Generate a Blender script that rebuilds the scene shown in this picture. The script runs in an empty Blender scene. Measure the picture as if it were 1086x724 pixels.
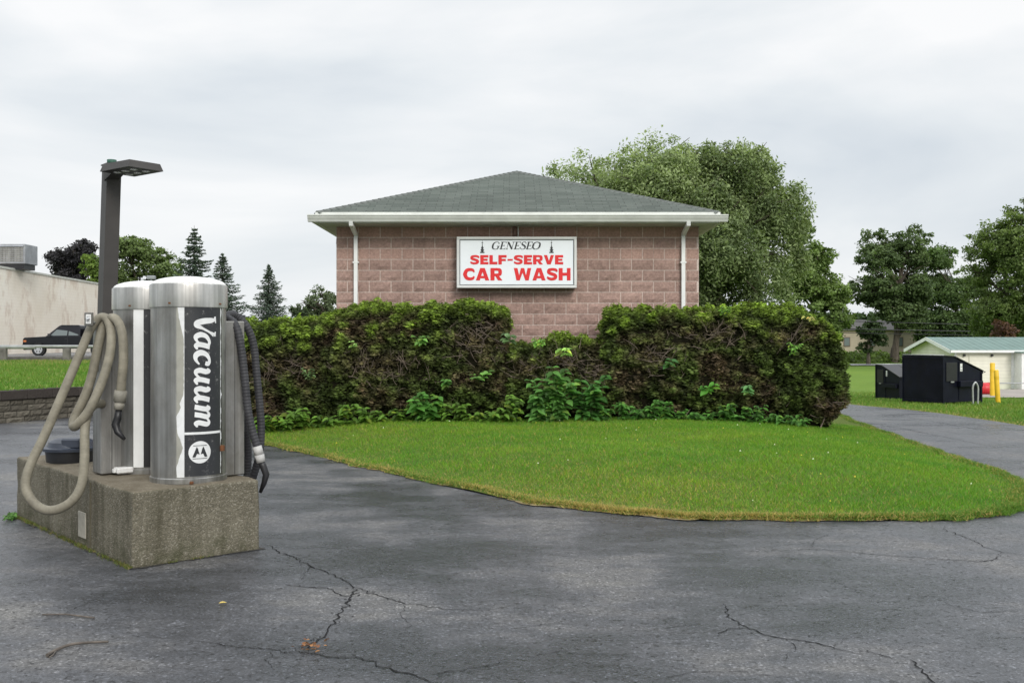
import bpy, bmesh, math, random
import numpy as np
from mathutils import Vector, Matrix, noise
R = math.radians
random.seed(7)
rng = np.random.default_rng(11)
scn = bpy.context.scene
col = scn.collection
F, HY, CX, EYE = 1030.0, 362.0, 543.0, 1.6

# ------------------------------------------------------------------ helpers
def P(px, y, Z):
    return Vector(((px-CX)/F*Z, Z, EYE-(y-HY)/F*Z))
def ss(t):
    t = np.clip(t, 0, 1); return t*t*(3-2*t)
RY = [-100,16,20,30,40,56,75,110,125,160,400,1600]
RZ = [0,0,-.05,-.27,-.58,-1.1,-1.12,-.86,-.2,.3,1.5,2]
LY = [-100,24,37,40,60,100,400,1600]
LZ = [0,0,.75,.78,.8,.8,1,2]
def terr(x, y):
    r = np.interp(y, RY, RZ); l = np.interp(y, LY, LZ)
    w = ss((np.asarray(x)+8)/10)
    return l*(1-w)+r*w
def G(px, y, dz=0):
    lo, hi = 2.0, 400.0
    Z = 2.0
    while Z < 300:
        p = P(px, y, Z)
        if p.z <= float(terr(p.x, p.y)): break
        Z *= 1.004
    p = P(px, y, Z); p.z = float(terr(p.x, p.y))+dz
    return p

def link(o, parent=None):
    col.objects.link(o)
    if parent is not None: o.parent = parent
    return o
def tag(o, label=None, cat=None, group=None, kind=None):
    if label: o['label'] = label
    if cat: o['category'] = cat
    if group: o['group'] = group
    if kind: o['kind'] = kind
    return o
def empty(name, loc, rz=0, rx=0, ry=0):
    o = bpy.data.objects.new(name, None); o.location = loc; o.rotation_euler = (rx, ry, rz)
    o.empty_display_size = .2
    return link(o)
def copy_tree(o, parent=None):
    c = o.copy(); link(c, parent)
    for k in list(o.children): copy_tree(k, c)
    return c

class MB:
    def __init__(s): s.v=[]; s.f=[]; s.c=[]; s.m=[]; s.cc=(1,1,1); s.mi=0; s.sm=[]; s.smooth=False
    def poly(s, pts, smooth=None):
        b=len(s.v); s.v+= [tuple(p) for p in pts]; s.face(tuple(range(b,b+len(pts))), smooth)
    def face(s, idx, smooth=None):
        s.f.append(tuple(idx)); s.c.append(s.cc); s.m.append(s.mi); s.sm.append(s.smooth if smooth is None else smooth)
    def box(s, a, b, bev=0):
        x0,y0,z0=a; x1,y1,z1=b
        if bev>0:
            e=bev
            # chamfered box: 24 verts
            vs={}
            base=len(s.v)
            for i,X in enumerate((x0,x1)):
                for j,Y in enumerate((y0,y1)):
                    for k,Z in enumerate((z0,z1)):
                        sx=1 if i==0 else -1; sy=1 if j==0 else -1; sz=1 if k==0 else -1
                        for ax in range(3):
                            p=[X+sx*e,Y+sy*e,Z+sz*e]; p[ax]=(X,Y,Z)[ax]
                            vs[(i,j,k,ax)]=len(s.v); s.v.append(tuple(p))
            g=lambda *q: vs[q]
            for ax,(a1,a2) in enumerate(((1,2),(0,2),(0,1))):
                for t in (0,1):
                    def key(u,w):
                        q=[0,0,0]; q[ax]=t; q[a1]=u; q[a2]=w; return (q[0],q[1],q[2],ax)
                    idx=[vs[key(0,0)],vs[key(1,0)],vs[key(1,1)],vs[key(0,1)]]
                    s.face(idx if (t==1)!=(ax==1) else idx[::-1])
            for ax,(a1,a2) in enumerate(((1,2),(0,2),(0,1))):
                for u in (0,1):
                    for w in (0,1):
                        def key(t,A):
                            q=[0,0,0]; q[ax]=t; q[a1]=u; q[a2]=w; return (q[0],q[1],q[2],A)
                        s.face([vs[key(0,a1)],vs[key(1,a1)],vs[key(1,a2)],vs[key(0,a2)]])
            for i in (0,1):
                for j in (0,1):
                    for k in (0,1): s.face([vs[(i,j,k,0)],vs[(i,j,k,1)],vs[(i,j,k,2)]])
            return
        p=[(x0,y0,z0),(x1,y0,z0),(x1,y1,z0),(x0,y1,z0),(x0,y0,z1),(x1,y0,z1),(x1,y1,z1),(x0,y1,z1)]
        b0=len(s.v); s.v+=p
        for q in ((0,3,2,1),(4,5,6,7),(0,1,5,4),(1,2,6,5),(2,3,7,6),(3,0,4,7)): s.face([b0+i for i in q])
    def prism(s, prof, a, b, axis='y'):
        # prof: (u,w) polygon, extruded from a to b along axis
        def pt(u,w,t):
            return (u,t,w) if axis=='y' else ((t,u,w) if axis=='x' else (u,w,t))
        n=len(prof); b0=len(s.v)
        s.v += [pt(u,w,a) for u,w in prof]+[pt(u,w,b) for u,w in prof]
        s.face([b0+i for i in range(n)]); s.face([b0+n+i for i in reversed(range(n))])
        for i in range(n):
            j=(i+1)%n; s.face([b0+i,b0+n+i,b0+n+j,b0+j])
    def tube(s, pts, rad, n=10, closed_ends=True, sq=False, smooth=True, ridges=0):
        pts=[Vector(p) for p in pts]
        if not hasattr(rad,'__len__'): rad=[rad]*len(pts)
        T=[]
        for i in range(len(pts)):
            a=pts[max(i-1,0)]; b=pts[min(i+1,len(pts)-1)]
            t=(b-a); T.append(t.normalized() if t.length>1e-9 else Vector((0,0,1)))
        up=Vector((0,0,1)) if abs(T[0].z)<.9 else Vector((0,1,0))
        N=(up-T[0]*up.dot(T[0])).normalized()
        b0=len(s.v)
        for i,p in enumerate(pts):
            N=(N-T[i]*N.dot(T[i])).normalized(); B=T[i].cross(N)
            for k in range(n):
                a=2*math.pi*(k+(.5 if sq else 0))/n; q=p+(N*math.cos(a)+B*math.sin(a))*rad[i]*(math.sqrt(2) if sq else 1)
                s.v.append(tuple(q))
        for i in range(len(pts)-1):
            for k in range(n):
                k2=(k+1)%n
                s.face([b0+i*n+k,b0+i*n+k2,b0+(i+1)*n+k2,b0+(i+1)*n+k], smooth and not sq)
        if closed_ends:
            s.face([b0+k for k in reversed(range(n))],False); s.face([b0+(len(pts)-1)*n+k for k in range(n)],False)
    def lathe(s, prof, n=48, c=(0,0,0), smooth=True, a0=0, a1=2*math.pi):
        # prof: (r,z) bottom to top
        full=abs(a1-a0-2*math.pi)<1e-6; m=n if full else n+1
        b0=len(s.v)
        for r,z in prof:
            for k in range(m):
                a=a0+(a1-a0)*k/n
                s.v.append((c[0]+r*math.cos(a),c[1]+r*math.sin(a),c[2]+z))
        for i in range(len(prof)-1):
            for k in range(n):
                k2=(k+1)%m
                s.face([b0+i*m+k,b0+i*m+k2,b0+(i+1)*m+k2,b0+(i+1)*m+k],smooth)
    def build(s, name, mats, parent=None, uv=None, autosmooth=None):
        me=bpy.data.meshes.new(name); me.from_pydata(s.v,[],s.f)
        if not isinstance(mats,(list,tuple)): mats=[mats]
        for m in mats: me.materials.append(m)
        me.polygons.foreach_set('material_index', s.m); me.polygons.foreach_set('use_smooth', s.sm)
        if any(c!=(1,1,1) for c in s.c):
            at=me.color_attributes.new('Col','FLOAT_COLOR','CORNER')
            buf=[]
            for p,c in zip(me.polygons,s.c): buf += [c[0],c[1],c[2],1]*p.loop_total
            at.data.foreach_set('color', buf)
        me.update()
        o=bpy.data.objects.new(name,me)
        if autosmooth is not None:
            bm=bmesh.new(); bm.from_mesh(me)
            for e in bm.edges:
                if len(e.link_faces)==2 and e.calc_face_angle(0)>autosmooth: e.smooth=False
            bm.to_mesh(me); bm.free()
        return link(o,parent)

def np_mesh(name, V, k, C, mat, parent=None, smooth=False):
    """V (N*k,3) verts in groups of k forming one face each; C (N,3) colours"""
    N=len(V)//k
    me=bpy.data.meshes.new(name)
    me.vertices.add(N*k); me.vertices.foreach_set('co', np.asarray(V,dtype=np.float32).ravel())
    me.loops.add(N*k); me.loops.foreach_set('vertex_index', np.arange(N*k,dtype=np.int32))
    me.polygons.add(N); me.polygons.foreach_set('loop_start', np.arange(0,N*k,k,dtype=np.int32))
    me.polygons.foreach_set('loop_total', np.full(N,k,dtype=np.int32))
    at=me.color_attributes.new('Col','FLOAT_COLOR','POINT')
    cc=np.ones((N*k,4),dtype=np.float32); cc[:,:3]=np.repeat(C,k,axis=0)
    at.data.foreach_set('color', cc.ravel())
    me.materials.append(mat); me.update(calc_edges=True)
    return link(bpy.data.objects.new(name,me),parent)

def catmull(pts, n=8):
    pts=[Vector(p) for p in pts]; out=[]
    for i in range(len(pts)-1):
        p0=pts[max(i-1,0)];p1=pts[i];p2=pts[i+1];p3=pts[min(i+2,len(pts)-1)]
        for k in range(n):
            t=k/n
            out.append(.5*((2*p1)+(p2-p0)*t+(2*p0-5*p1+4*p2-p3)*t*t+(-p0+3*p1-3*p2+p3)*t**3))
    out.append(pts[-1]); return out

def in_poly(x,y,poly):
    x=np.asarray(x);y=np.asarray(y); c=np.zeros(x.shape,bool); n=len(poly)
    for i in range(n):
        x1,y1=poly[i];x2,y2=poly[(i+1)%n]
        if y1==y2: continue
        m=((y1>y)!=(y2>y))&(x<(x2-x1)*(y-y1)/(y2-y1)+x1); c^=m
    return c
def dist_poly(x,y,poly,closed=True):
    x=np.asarray(x,float);y=np.asarray(y,float); d=np.full(x.shape,1e9); n=len(poly)
    for i in range(n if closed else n-1):
        x1,y1=poly[i];x2,y2=poly[(i+1)%n]
        L=(x2-x1)**2+(y2-y1)**2+1e-12
        t=np.clip(((x-x1)*(x2-x1)+(y-y1)*(y2-y1))/L,0,1)
        d=np.minimum(d,np.hypot(x-x1-t*(x2-x1),y-y1-t*(y2-y1)))
    return d
def sheet(name, poly, zf, mat, xs, ys, kind='structure'):
    bm=bmesh.new(); bm.faces.new([bm.verts.new((x,y,0)) for x,y in poly])
    bmesh.ops.triangulate(bm,faces=bm.faces[:])
    for X in xs: bmesh.ops.bisect_plane(bm,geom=bm.verts[:]+bm.edges[:]+bm.faces[:],plane_co=(X,0,0),plane_no=(1,0,0),dist=1e-5)
    for Y in ys: bmesh.ops.bisect_plane(bm,geom=bm.verts[:]+bm.edges[:]+bm.faces[:],plane_co=(0,Y,0),plane_no=(0,1,0),dist=1e-5)
    vs=bm.verts[:]; z=zf(np.array([v.co.x for v in vs]),np.array([v.co.y for v in vs]))
    for v,q in zip(vs,z): v.co.z=float(q)
    for f in bm.faces:
        f.smooth=True
        f.normal_update()
        if f.normal.z<0: f.normal_flip()
    me=bpy.data.meshes.new(name); bm.to_mesh(me); bm.free(); me.materials.append(mat)
    o=link(bpy.data.objects.new(name,me)); 
    if kind: o['kind']=kind
    return o

# ------------------------------------------------------------------ materials
class NT:
    def __init__(s,name):
        s.m=bpy.data.materials.new(name); s.m.use_nodes=True; s.t=s.m.node_tree; s.t.nodes.clear()
        s.out=s.n('ShaderNodeOutputMaterial'); s.b=s.n('ShaderNodeBsdfPrincipled'); s.l(s.b.outputs[0],s.out.inputs[0])
        s.tc=s.n('ShaderNodeTexCoord')
    def n(s,t,**k):
        q=s.t.nodes.new(t)
        for a,b in k.items(): setattr(q,a,b)
        return q
    def l(s,a,b): s.t.links.new(a,b)
    def noise(s,scale,detail=4,rough=.55,vec=None,sc=None):
        q=s.n('ShaderNodeTexNoise'); q.inputs['Scale'].default_value=scale; q.inputs['Detail'].default_value=detail; q.inputs['Roughness'].default_value=rough
        v=vec or s.tc.outputs['Object']
        if sc:
            mp=s.n('ShaderNodeMapping'); mp.inputs['Scale'].default_value=sc; s.l(v,mp.inputs[0]); v=mp.outputs[0]
        s.l(v,q.inputs['Vector']); return q.outputs[0]
    def voro(s,scale,feature='F1',out='Distance',vec=None):
        q=s.n('ShaderNodeTexVoronoi'); q.feature=feature; q.inputs['Scale'].default_value=scale; s.l(vec or s.tc.outputs['Object'],q.inputs['Vector']); return q.outputs[out]
    def ramp(s,fac,stops,interp='LINEAR'):
        q=s.n('ShaderNodeValToRGB'); q.color_ramp.interpolation=interp; s.l(fac,q.inputs[0]); e=q.color_ramp.elements
        for i,(p,c) in enumerate(stops):
            c=(c,c,c) if not hasattr(c,'__len__') else c
            if i<2: e[i].position=p; e[i].color=(*c,1)
            else: k=e.new(p); k.color=(*c,1)
        return q.outputs[0]
    def mix(s,fac,a,b,blend='MIX'):
        q=s.n('ShaderNodeMix',data_type='RGBA',blend_type=blend)
        for i,v in ((0,fac),(6,a),(7,b)):
            if hasattr(v,'links') or isinstance(v,bpy.types.NodeSocket): s.l(v,q.inputs[i])
            elif i==0: q.inputs[0].default_value=v
            else: q.inputs[i].default_value=(*v,1)
        return q.outputs[2]
    def math(s,op,a,b=None):
        q=s.n('ShaderNodeMath',operation=op)
        for i,v in ((0,a),(1,b)):
            if v is None: continue
            if isinstance(v,bpy.types.NodeSocket): s.l(v,q.inputs[i])
            else: q.inputs[i].default_value=v
        return q.outputs[0]
    def set(s,color=None,rough=None,metal=None,spec=None):
        for nm,v in (('Base Color',color),('Roughness',rough),('Metallic',metal),('Specular IOR Level',spec)):
            if v is None: continue
            i=s.b.inputs[nm]
            if isinstance(v,bpy.types.NodeSocket): s.l(v,i)
            elif nm=='Base Color': i.default_value=(*v,1)
            else: i.default_value=v
    def bump(s,h,strength=.3,dist=.01):
        q=s.n('ShaderNodeBump'); q.inputs['Strength'].default_value=strength; q.inputs['Distance'].default_value=dist
        s.l(h,q.inputs['Height']); s.l(q.outputs[0],s.b.inputs['Normal'])
    def attr(s,name='Col'):
        q=s.n('ShaderNodeAttribute'); q.attribute_name=name; return q.outputs[0]

def simple(name,c,rough=.6,metal=0,var=.15,scale=8,bump=0,bscale=60,spec=.5,dirt=0):
    t=NT(name); n=t.noise(scale,5)
    lo=tuple(x*(1-var) for x in c); hi=tuple(min(1,x*(1+var)) for x in c)
    cc=t.ramp(n,[(.3,lo),(.7,hi)])
    if dirt:
        d=t.noise(2.5,6,.65); cc=t.mix(t.math('MULTIPLY',t.ramp(d,[(.45,0),(.7,1)]),dirt),cc,(.12,.11,.09))
    t.set(cc,rough,metal,spec)
    if bump: t.bump(t.noise(bscale,4),bump,.01)
    return t.m

def foliage(name, transl=.3, rough=.65, gain=1.0):
    t=NT(name); a=t.mix(1.0,t.attr(),(gain,gain,gain),'MULTIPLY'); t.set(a,rough,0,.25)
    tr=t.n('ShaderNodeBsdfTranslucent'); g=t.mix(1.0,a,(1.15,1.25,.6),'MULTIPLY'); t.l(g,tr.inputs[0])
    mx=t.n('ShaderNodeMixShader'); mx.inputs[0].default_value=transl
    t.l(t.b.outputs[0],mx.inputs[1]); t.l(tr.outputs[0],mx.inputs[2]); t.l(mx.outputs[0],t.out.inputs[0])
    return t.m
M={}
M['leaf']=foliage('leaf_green',.33,gain=1.45); M['needle']=foliage('needle_green',.15,.75,1.5); M['grass']=foliage('grass_blade',.3,.6,1.3)
M['hedge']=foliage('hedge_foliage',.22,.7,1.5); M['weed']=foliage('weed_leaf',.35,.5,1.3)
def bark_mat():
    t=NT('bark'); n=t.noise(6,6,.6,sc=(1,1,.25)); t.set(t.ramp(n,[(.3,(.035,.028,.02)),(.7,(.11,.09,.07))]),.9); t.bump(n,.6,.05); return t.m
M['bark']=bark_mat()
M['twig']=simple('twig_bark',(.20,.155,.125),.9,var=.35)
M['stick']=simple('old_stick',(.10,.085,.072),.9,var=.4,scale=20)
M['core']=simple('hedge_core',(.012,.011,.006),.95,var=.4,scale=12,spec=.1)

def asphalt_mat(name, lift=1.0, small=True):
    t=NT(name); ob=t.tc.outputs['Object']
    big=t.noise(.28,4,.55); mid=t.noise(.9,6,.65,sc=(.7,1.3,1)); 
    str_=t.noise(1.1,5,.65,sc=(.5,1.0,1)); big2=t.noise(.45,5,.65); v=t.math('ADD',t.math('MULTIPLY',big2,.38),t.math('ADD',t.math('MULTIPLY',mid,.37),t.math('MULTIPLY',str_,.25)))
    base=t.ramp(v,[(.42,(.034*lift,.037*lift,.044*lift)),(.475,(.052*lift,.055*lift,.063*lift)),(.515,(.073*lift,.075*lift,.083*lift)),(.555,(.108*lift,.106*lift,.107*lift)),(.61,(.15*lift,.144*lift,.134*lift))])
    mot=t.noise(7,7,.75); base=t.mix(1.0,base,t.ramp(mot,[(.32,.74),(.5,1.0),(.68,1.3)]),'MULTIPLY')
    fine=t.noise(55,3,.7)
    base=t.mix(1.0,base,t.ramp(fine,[(.3,.52),(.7,1.45)]),'MULTIPLY')
    vc=t.voro(85,'F1','Color'); sep=t.n('ShaderNodeSeparateColor'); t.l(vc,sep.inputs[0])
    agg=t.ramp(sep.outputs[0],[(0,.72),(.75,1.0),(.93,1.35),(1,2.3)])
    base=t.mix(1.0,base,agg,'MULTIPLY')
    # open pits and ravelling, denser in some zones
    pit=t.noise(22,5,.75); zone=t.noise(.55,3,.6)
    pm=t.math('MULTIPLY',t.ramp(pit,[(.58,0),(.66,1)]),t.ramp(zone,[(.38,.15),(.58,1)]))
    base=t.mix(t.math('MULTIPLY',pm,.8),base,(.02,.02,.023))
    sp=t.noise(120,1,.5); base=t.mix(t.math('MULTIPLY',t.ramp(sp,[(.73,0),(.78,1)]),.7),base,(.33,.32,.30))
    rough=t.ramp(v,[(.44,.22),(.50,.33),(.57,.52)])
    t.set(base,rough,0,.5)
    h=t.math('ADD',t.math('MULTIPLY',fine,.8),t.math('SUBTRACT',t.math('MULTIPLY',sep.outputs[0],.4),t.math('MULTIPLY',pm,1.6)))
    t.bump(h,.8,.009); return t.m
M['asphalt']=asphalt_mat('asphalt_worn'); M['asphalt_far']=asphalt_mat('asphalt_far',1.7)
def ground_mat():
    t=NT('grass_ground'); n1=t.noise(.25,5,.6); n2=t.noise(14,4,.7); n3=t.noise(.03,3,.5)
    c=t.ramp(n1,[(.3,(.11,.19,.026)),(.55,(.14,.225,.032)),(.75,(.18,.24,.045))])
    c=t.mix(1.0,c,t.ramp(n2,[(.25,.6),(.75,1.35)]),'MULTIPLY'); c=t.mix(t.ramp(n3,[(.4,0),(.7,.5)]),c,(.10,.17,.03))
    t.set(c,.9,0,.15); t.bump(n2,.6,.05); return t.m
M['ground']=ground_mat()
def soil_mat():
    t=NT('dry_soil'); n=t.noise(9,6,.7); t.set(t.ramp(n,[(.3,(.15,.115,.06)),(.55,(.26,.21,.11)),(.75,(.34,.28,.15))]),.95,0,.1); t.bump(n,.25,.006); return t.m
M['soil']=soil_mat()
def lawn_mat():
    t=NT('lawn_ground'); n=t.noise(20,5,.7); t.set(t.ramp(n,[(.3,(.06,.085,.018)),(.7,(.12,.16,.035))]),.95,0,.1); t.bump(n,.25,.01); return t.m
M['lawn']=lawn_mat()
M['grime']=simple('foot_grime',(.035,.032,.026),.9,var=.5,scale=25,bump=.5)
M['crack']=simple('crack_shadow',(.022,.022,.023),.95,var=.4,scale=30,spec=.1)

def concrete_agg():
    t=NT('aggregate_concrete'); ob=t.tc.outputs['Object']
    vc=t.voro(110,'F1','Color'); sep=t.n('ShaderNodeSeparateColor'); t.l(vc,sep.inputs[0]); vd=t.voro(110)
    st=t.ramp(sep.outputs[0],[(0,(.065,.058,.042)),(.45,(.135,.12,.085)),(.8,(.23,.205,.15)),(1,(.45,.42,.35))])
    n=t.noise(3,6,.65); c=t.mix(.6,st,t.ramp(n,[(.3,(.105,.096,.072)),(.7,(.215,.20,.155))]))
    streak=t.noise(7,4,.6,sc=(1.2,1.2,.12)); c=t.mix(t.ramp(streak,[(.45,0),(.72,.65)]),c,(.055,.05,.03))
    # paler tone where faces turn upward
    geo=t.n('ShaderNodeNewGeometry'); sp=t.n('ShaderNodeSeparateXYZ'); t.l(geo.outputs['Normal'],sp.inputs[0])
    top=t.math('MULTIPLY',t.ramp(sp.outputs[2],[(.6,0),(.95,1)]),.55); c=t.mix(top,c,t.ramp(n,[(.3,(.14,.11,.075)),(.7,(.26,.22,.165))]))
    # green moss low down
    pos=t.n('ShaderNodeSeparateXYZ'); t.l(geo.outputs['Position'],pos.inputs[0])
    low=t.math('MULTIPLY',t.ramp(pos.outputs[2],[(.0,1),(.22,0)]),t.ramp(t.noise(5,5,.7),[(.45,0),(.65,.8)])); c=t.mix(low,c,(.045,.05,.02))
    t.set(c,.9,0,.2)
    t.bump(t.math('SUBTRACT',t.noise(40,4,.7),t.math('MULTIPLY',vd,1.5)),.5,.009); return t.m
M['concrete']=concrete_agg()
def steel(name,base=.5,rough=.34,dark=.25):
    t=NT(name); n=t.noise(30,5,.65,sc=(1,1,.02)); bd_=t.noise(7,3,.5,sc=(1,1,.03)); g=t.noise(2.2,6,.7,sc=(1,1,.5)); d=t.noise(12,5,.7,sc=(1,1,.2))
    c=t.ramp(n,[(.3,tuple(base*.78*x for x in (1,.985,.95))),(.7,tuple(base*1.2*x for x in (1,.985,.95)))])
    c=t.mix(t.math('MULTIPLY',t.ramp(g,[(.42,0),(.7,1)]),dark*1.6),c,(.17,.16,.13))
    c=t.mix(t.math('MULTIPLY',t.ramp(d,[(.6,0),(.75,1)]),.35),c,(.62,.61,.58))
    c=t.mix(1.0,c,t.ramp(bd_,[(.35,.62),(.65,1.25)]),'MULTIPLY')  # broad vertical bands put into the colour in place of mirrored surroundings
    t.set(c,t.ramp(t.noise(5,5,.7),[(.3,rough*.8),(.7,rough*1.5)]),.88,.5)
    t.bump(t.math('ADD',t.math('MULTIPLY',n,.25),t.noise(4.5,2,.4)),.22,.02); return t.m
M['steel']=steel('brushed_steel',.40,.38,.45); M['steel_cap']=steel('cap_steel',.56,.36,.3); M['steel_dull']=steel('dull_steel',.34,.5,.5)
M['dome']=simple('dome_white_metal',(.80,.80,.78),.5,.05,var=.06,scale=5,dirt=.12)
def decal_black():
    t=NT('decal_black'); s=t.noise(14,6,.8); s2=t.noise(34,5,.8,sc=(1,1,.7)); big=t.noise(3,3,.6)
    m=t.math('MULTIPLY',t.ramp(s2,[(.58,0),(.64,1)]),t.ramp(s,[(.46,0),(.60,1)]))
    m=t.math('ADD',t.math('MULTIPLY',m,.55),t.math('MULTIPLY',t.ramp(s,[(.68,0),(.72,1)]),.35))
    c=t.mix(m,t.ramp(big,[(.3,(.016,.017,.020)),(.7,(.032,.034,.038))]),(.38,.38,.37)); t.set(c,.42,0,.5); return t.m
M['decal']=decal_black(); 
M['decal_white']=simple('decal_white',(.72,.73,.73),.5,var=.08,scale=20,dirt=.18)
M['white_paint']=simple('white_paint',(.82,.83,.82),.5,var=.06,scale=6,dirt=.12)
M['gutter']=simple('gutter_white',(.64,.655,.62),.45,var=.08,scale=4,dirt=.12)
M['soffit']=simple('soffit_vinyl',(.55,.55,.50),.6,var=.08,scale=3,dirt=.2)
M['black_plastic']=simple('black_plastic',(.014,.014,.016),.45,var=.3,scale=12)
M['lid_plastic']=simple('bin_plastic',(.035,.042,.06),.42,var=.35,scale=6,bump=.1)
M['pole']=simple('bronze_pole_paint',(.055,.050,.047),.5,.2,var=.15,scale=4)
M['green_cap']=simple('green_cap',(.03,.10,.07),.6)
M['lens']=simple('lamp_lens',(.6,.6,.58),.15,var=.4,scale=30)
M['rust']=simple('rust',(.14,.055,.02),.9,var=.5,scale=30)
M['label_white']=simple('label_white',(.75,.75,.74),.5,var=.08,scale=40)
M['label_grey']=simple('label_grey_print',(.3,.3,.3),.6)
M['yellow']=simple('yellow_paint',(.80,.50,.02),.5,var=.12,scale=5,dirt=.15)
M['red']=simple('red_plastic',(.55,.02,.025),.45,var=.15)
M['galv']=simple('galvanised_metal',(.42,.43,.43),.42,.6,var=.15,scale=12)
M['rail']=simple('rail_grey',(.30,.31,.31),.7,.1,var=.2,scale=3)
M['navy']=simple('navy_steel_paint',(.005,.006,.014),.45,0,var=.35,scale=3,dirt=.03,spec=.18)
M['sign_face']=simple('sign_face_acrylic',(.82,.86,.90),.3,var=.025,scale=2)
M['sign_frame']=simple('sign_frame_paint',(.70,.71,.70),.45,var=.06,scale=5,dirt=.25)
M['sign_dark']=simple('sign_cabinet_underside',(.05,.05,.05),.6)
M['red_letter']=simple('sign_red_vinyl',(.72,.022,.025),.35,var=.07,scale=4)
M['black_letter']=simple('sign_black_vinyl',(.025,.028,.03),.4,var=.1)
M['copper_pipe']=simple('conduit_brown',(.22,.13,.11),.6)
def hose_mat(name,c):
    t=NT(name); n=t.noise(9,5,.65); t.set(t.ramp(n,[(.3,tuple(x*.65 for x in c)),(.7,tuple(x*1.2 for x in c))]),.6,0,.35); t.bump(t.noise(120,2),.1,.003); return t.m
M['hose_beige']=hose_mat('hose_beige',(.235,.215,.165)); M['hose_black']=hose_mat('hose_dark',(.045,.045,.050)); M['cuff']=hose_mat('cuff_grey',(.45,.445,.43))
M['cuff_b']=hose_mat('cuff_beige',(.30,.285,.24))
def block_mat(name,a,b,mort,bs=.5):
    t=NT(name); at=t.attr(); n=t.noise(26,5,.7); n2=t.noise(1.1,4,.6)
    dr_=t.noise(2.2,5,.65,sc=(1,1,.16)); c=t.mix(1.0,at,t.ramp(n,[(.3,.72),(.7,1.25)]),'MULTIPLY'); c=t.mix(1.0,c,t.ramp(dr_,[(.35,.91),(.6,1.03)]),'MULTIPLY'); c=t.mix(1.0,c,t.ramp(n2,[(.35,.85),(.7,1.1)]),'MULTIPLY')
    t.set(c,.92,0,.2); t.bump(n,bs,.02); return t.m
M['block']=block_mat('split_face_block',0,0,0)
def shingle_mat():
    t=NT('asphalt_shingles'); uv=t.tc.outputs['UV']
    br=t.n('ShaderNodeTexBrick'); t.l(uv,br.inputs['Vector']); br.offset=.37; br.squash=1
    for k,v in (('Scale',1),('Brick Width',.31),('Row Height',.14),('Mortar Size',.006),('Mortar Smooth',.2),('Bias',0)): br.inputs[k].default_value=v
    br.inputs['Color1'].default_value=(.082,.096,.084,1); br.inputs['Color2'].default_value=(.112,.127,.112,1); br.inputs['Mortar'].default_value=(.05,.055,.05,1)
    n=t.noise(60,4,.7); n2=t.noise(.7,4,.6)
    c=t.mix(1.0,br.outputs[0],t.ramp(n,[(.3,.8),(.7,1.22)]),'MULTIPLY'); c=t.mix(1.0,c,t.ramp(n2,[(.3,.86),(.7,1.14)]),'MULTIPLY')
    t.set(c,.92,0,.2); t.bump(t.math('SUBTRACT',n,t.math('MULTIPLY',br.outputs[1],2)),.5,.01); return t.m
M['shingle']=shingle_mat(); M['ridge']=simple('ridge_shingle',(.11,.12,.11),.92,var=.25,scale=14,bump=.4)
def store_mat():
    t=NT('painted_store_wall'); ob=t.tc.outputs['Object']
    n=t.noise(.22,6,.7); n2=t.noise(.6,5,.7,sc=(1,1,.5)); c=t.ramp(n,[(.35,(.74,.66,.55)),(.55,(.82,.75,.65)),(.7,(.85,.80,.71))])
    c=t.mix(t.math('MULTIPLY',t.ramp(n2,[(.52,0),(.60,1)]),.55),c,(.56,.44,.35))
    sp=t.n('ShaderNodeSeparateXYZ'); t.l(ob,sp.inputs[0]); cb=t.n('ShaderNodeCombineXYZ'); t.l(sp.outputs[1],cb.inputs[0]); t.l(sp.outputs[2],cb.inputs[1])
    br=t.n('ShaderNodeTexBrick'); t.l(cb.outputs[0],br.inputs['Vector']); br.inputs['Scale'].default_value=1; br.inputs['Brick Width'].default_value=.4; br.inputs['Row Height'].default_value=.2; br.inputs['Mortar Size'].default_value=.012
    for k in ('Color1','Color2'): br.inputs[k].default_value=(1,1,1,1)
    br.inputs['Mortar'].default_value=(.93,.93,.93,1)
    c=t.mix(1.0,c,br.outputs[0],'MULTIPLY'); t.set(c,.85,0,.25); return t.m
M['store']=store_mat()
M['hvac']=simple('hvac_grey',(.30,.31,.33),.5,.3,var=.2,scale=2)
M['truck_paint']=simple('truck_paint',(.010,.010,.014),.18,.2,var=.2,scale=3)
M['truck_trim']=simple('truck_trim',(.03,.03,.033),.6)
M['rubber']=simple('tyre_rubber',(.012,.012,.012),.8)
M['rim']=simple('alloy_rim',(.6,.6,.6),.3,.7)
M['lampglass']=simple('lamp_amber',(.5,.16,.05),.2)
def glass_mat():
    t=NT('tinted_glass'); t.set((.13,.155,.155),.05,0,.7); return t.m
M['glass']=glass_mat()
M['cream']=None
def siding_mat(name,c):
    t=NT(name); sp=t.n('ShaderNodeSeparateXYZ'); t.l(t.tc.outputs['Object'],sp.inputs[0])
    w=t.math('FRACT',t.math('MULTIPLY',sp.outputs[2],1/.2)); n=t.noise(2,4)
    cc=t.mix(1.0,t.ramp(w,[(0,tuple(x*.72 for x in c)),(.12,c),(1,tuple(min(1,x*1.03) for x in c))]),t.ramp(n,[(.3,.92),(.7,1.05)]),'MULTIPLY'); t.set(cc,.6,0,.3); return t.m
M['cream']=siding_mat('cream_siding',(.78,.76,.65)); M['house']=siding_mat('beige_siding',(.42,.36,.28))
M['teal_roof']=simple('teal_metal_roof',(.14,.22,.195),.5,.2,var=.12,scale=1.5); M['dark_roof']=simple('dark_roof',(.09,.085,.08),.9)
M['brownwin']=simple('brown_window',(.12,.07,.05),.5)
M['gravel']=simple('gravel_lot',(.30,.27,.24),.95,var=.2,scale=.8,bump=.3)
M['wood_pole']=simple('weathered_wood',(.16,.13,.11),.9,var=.25)
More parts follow.
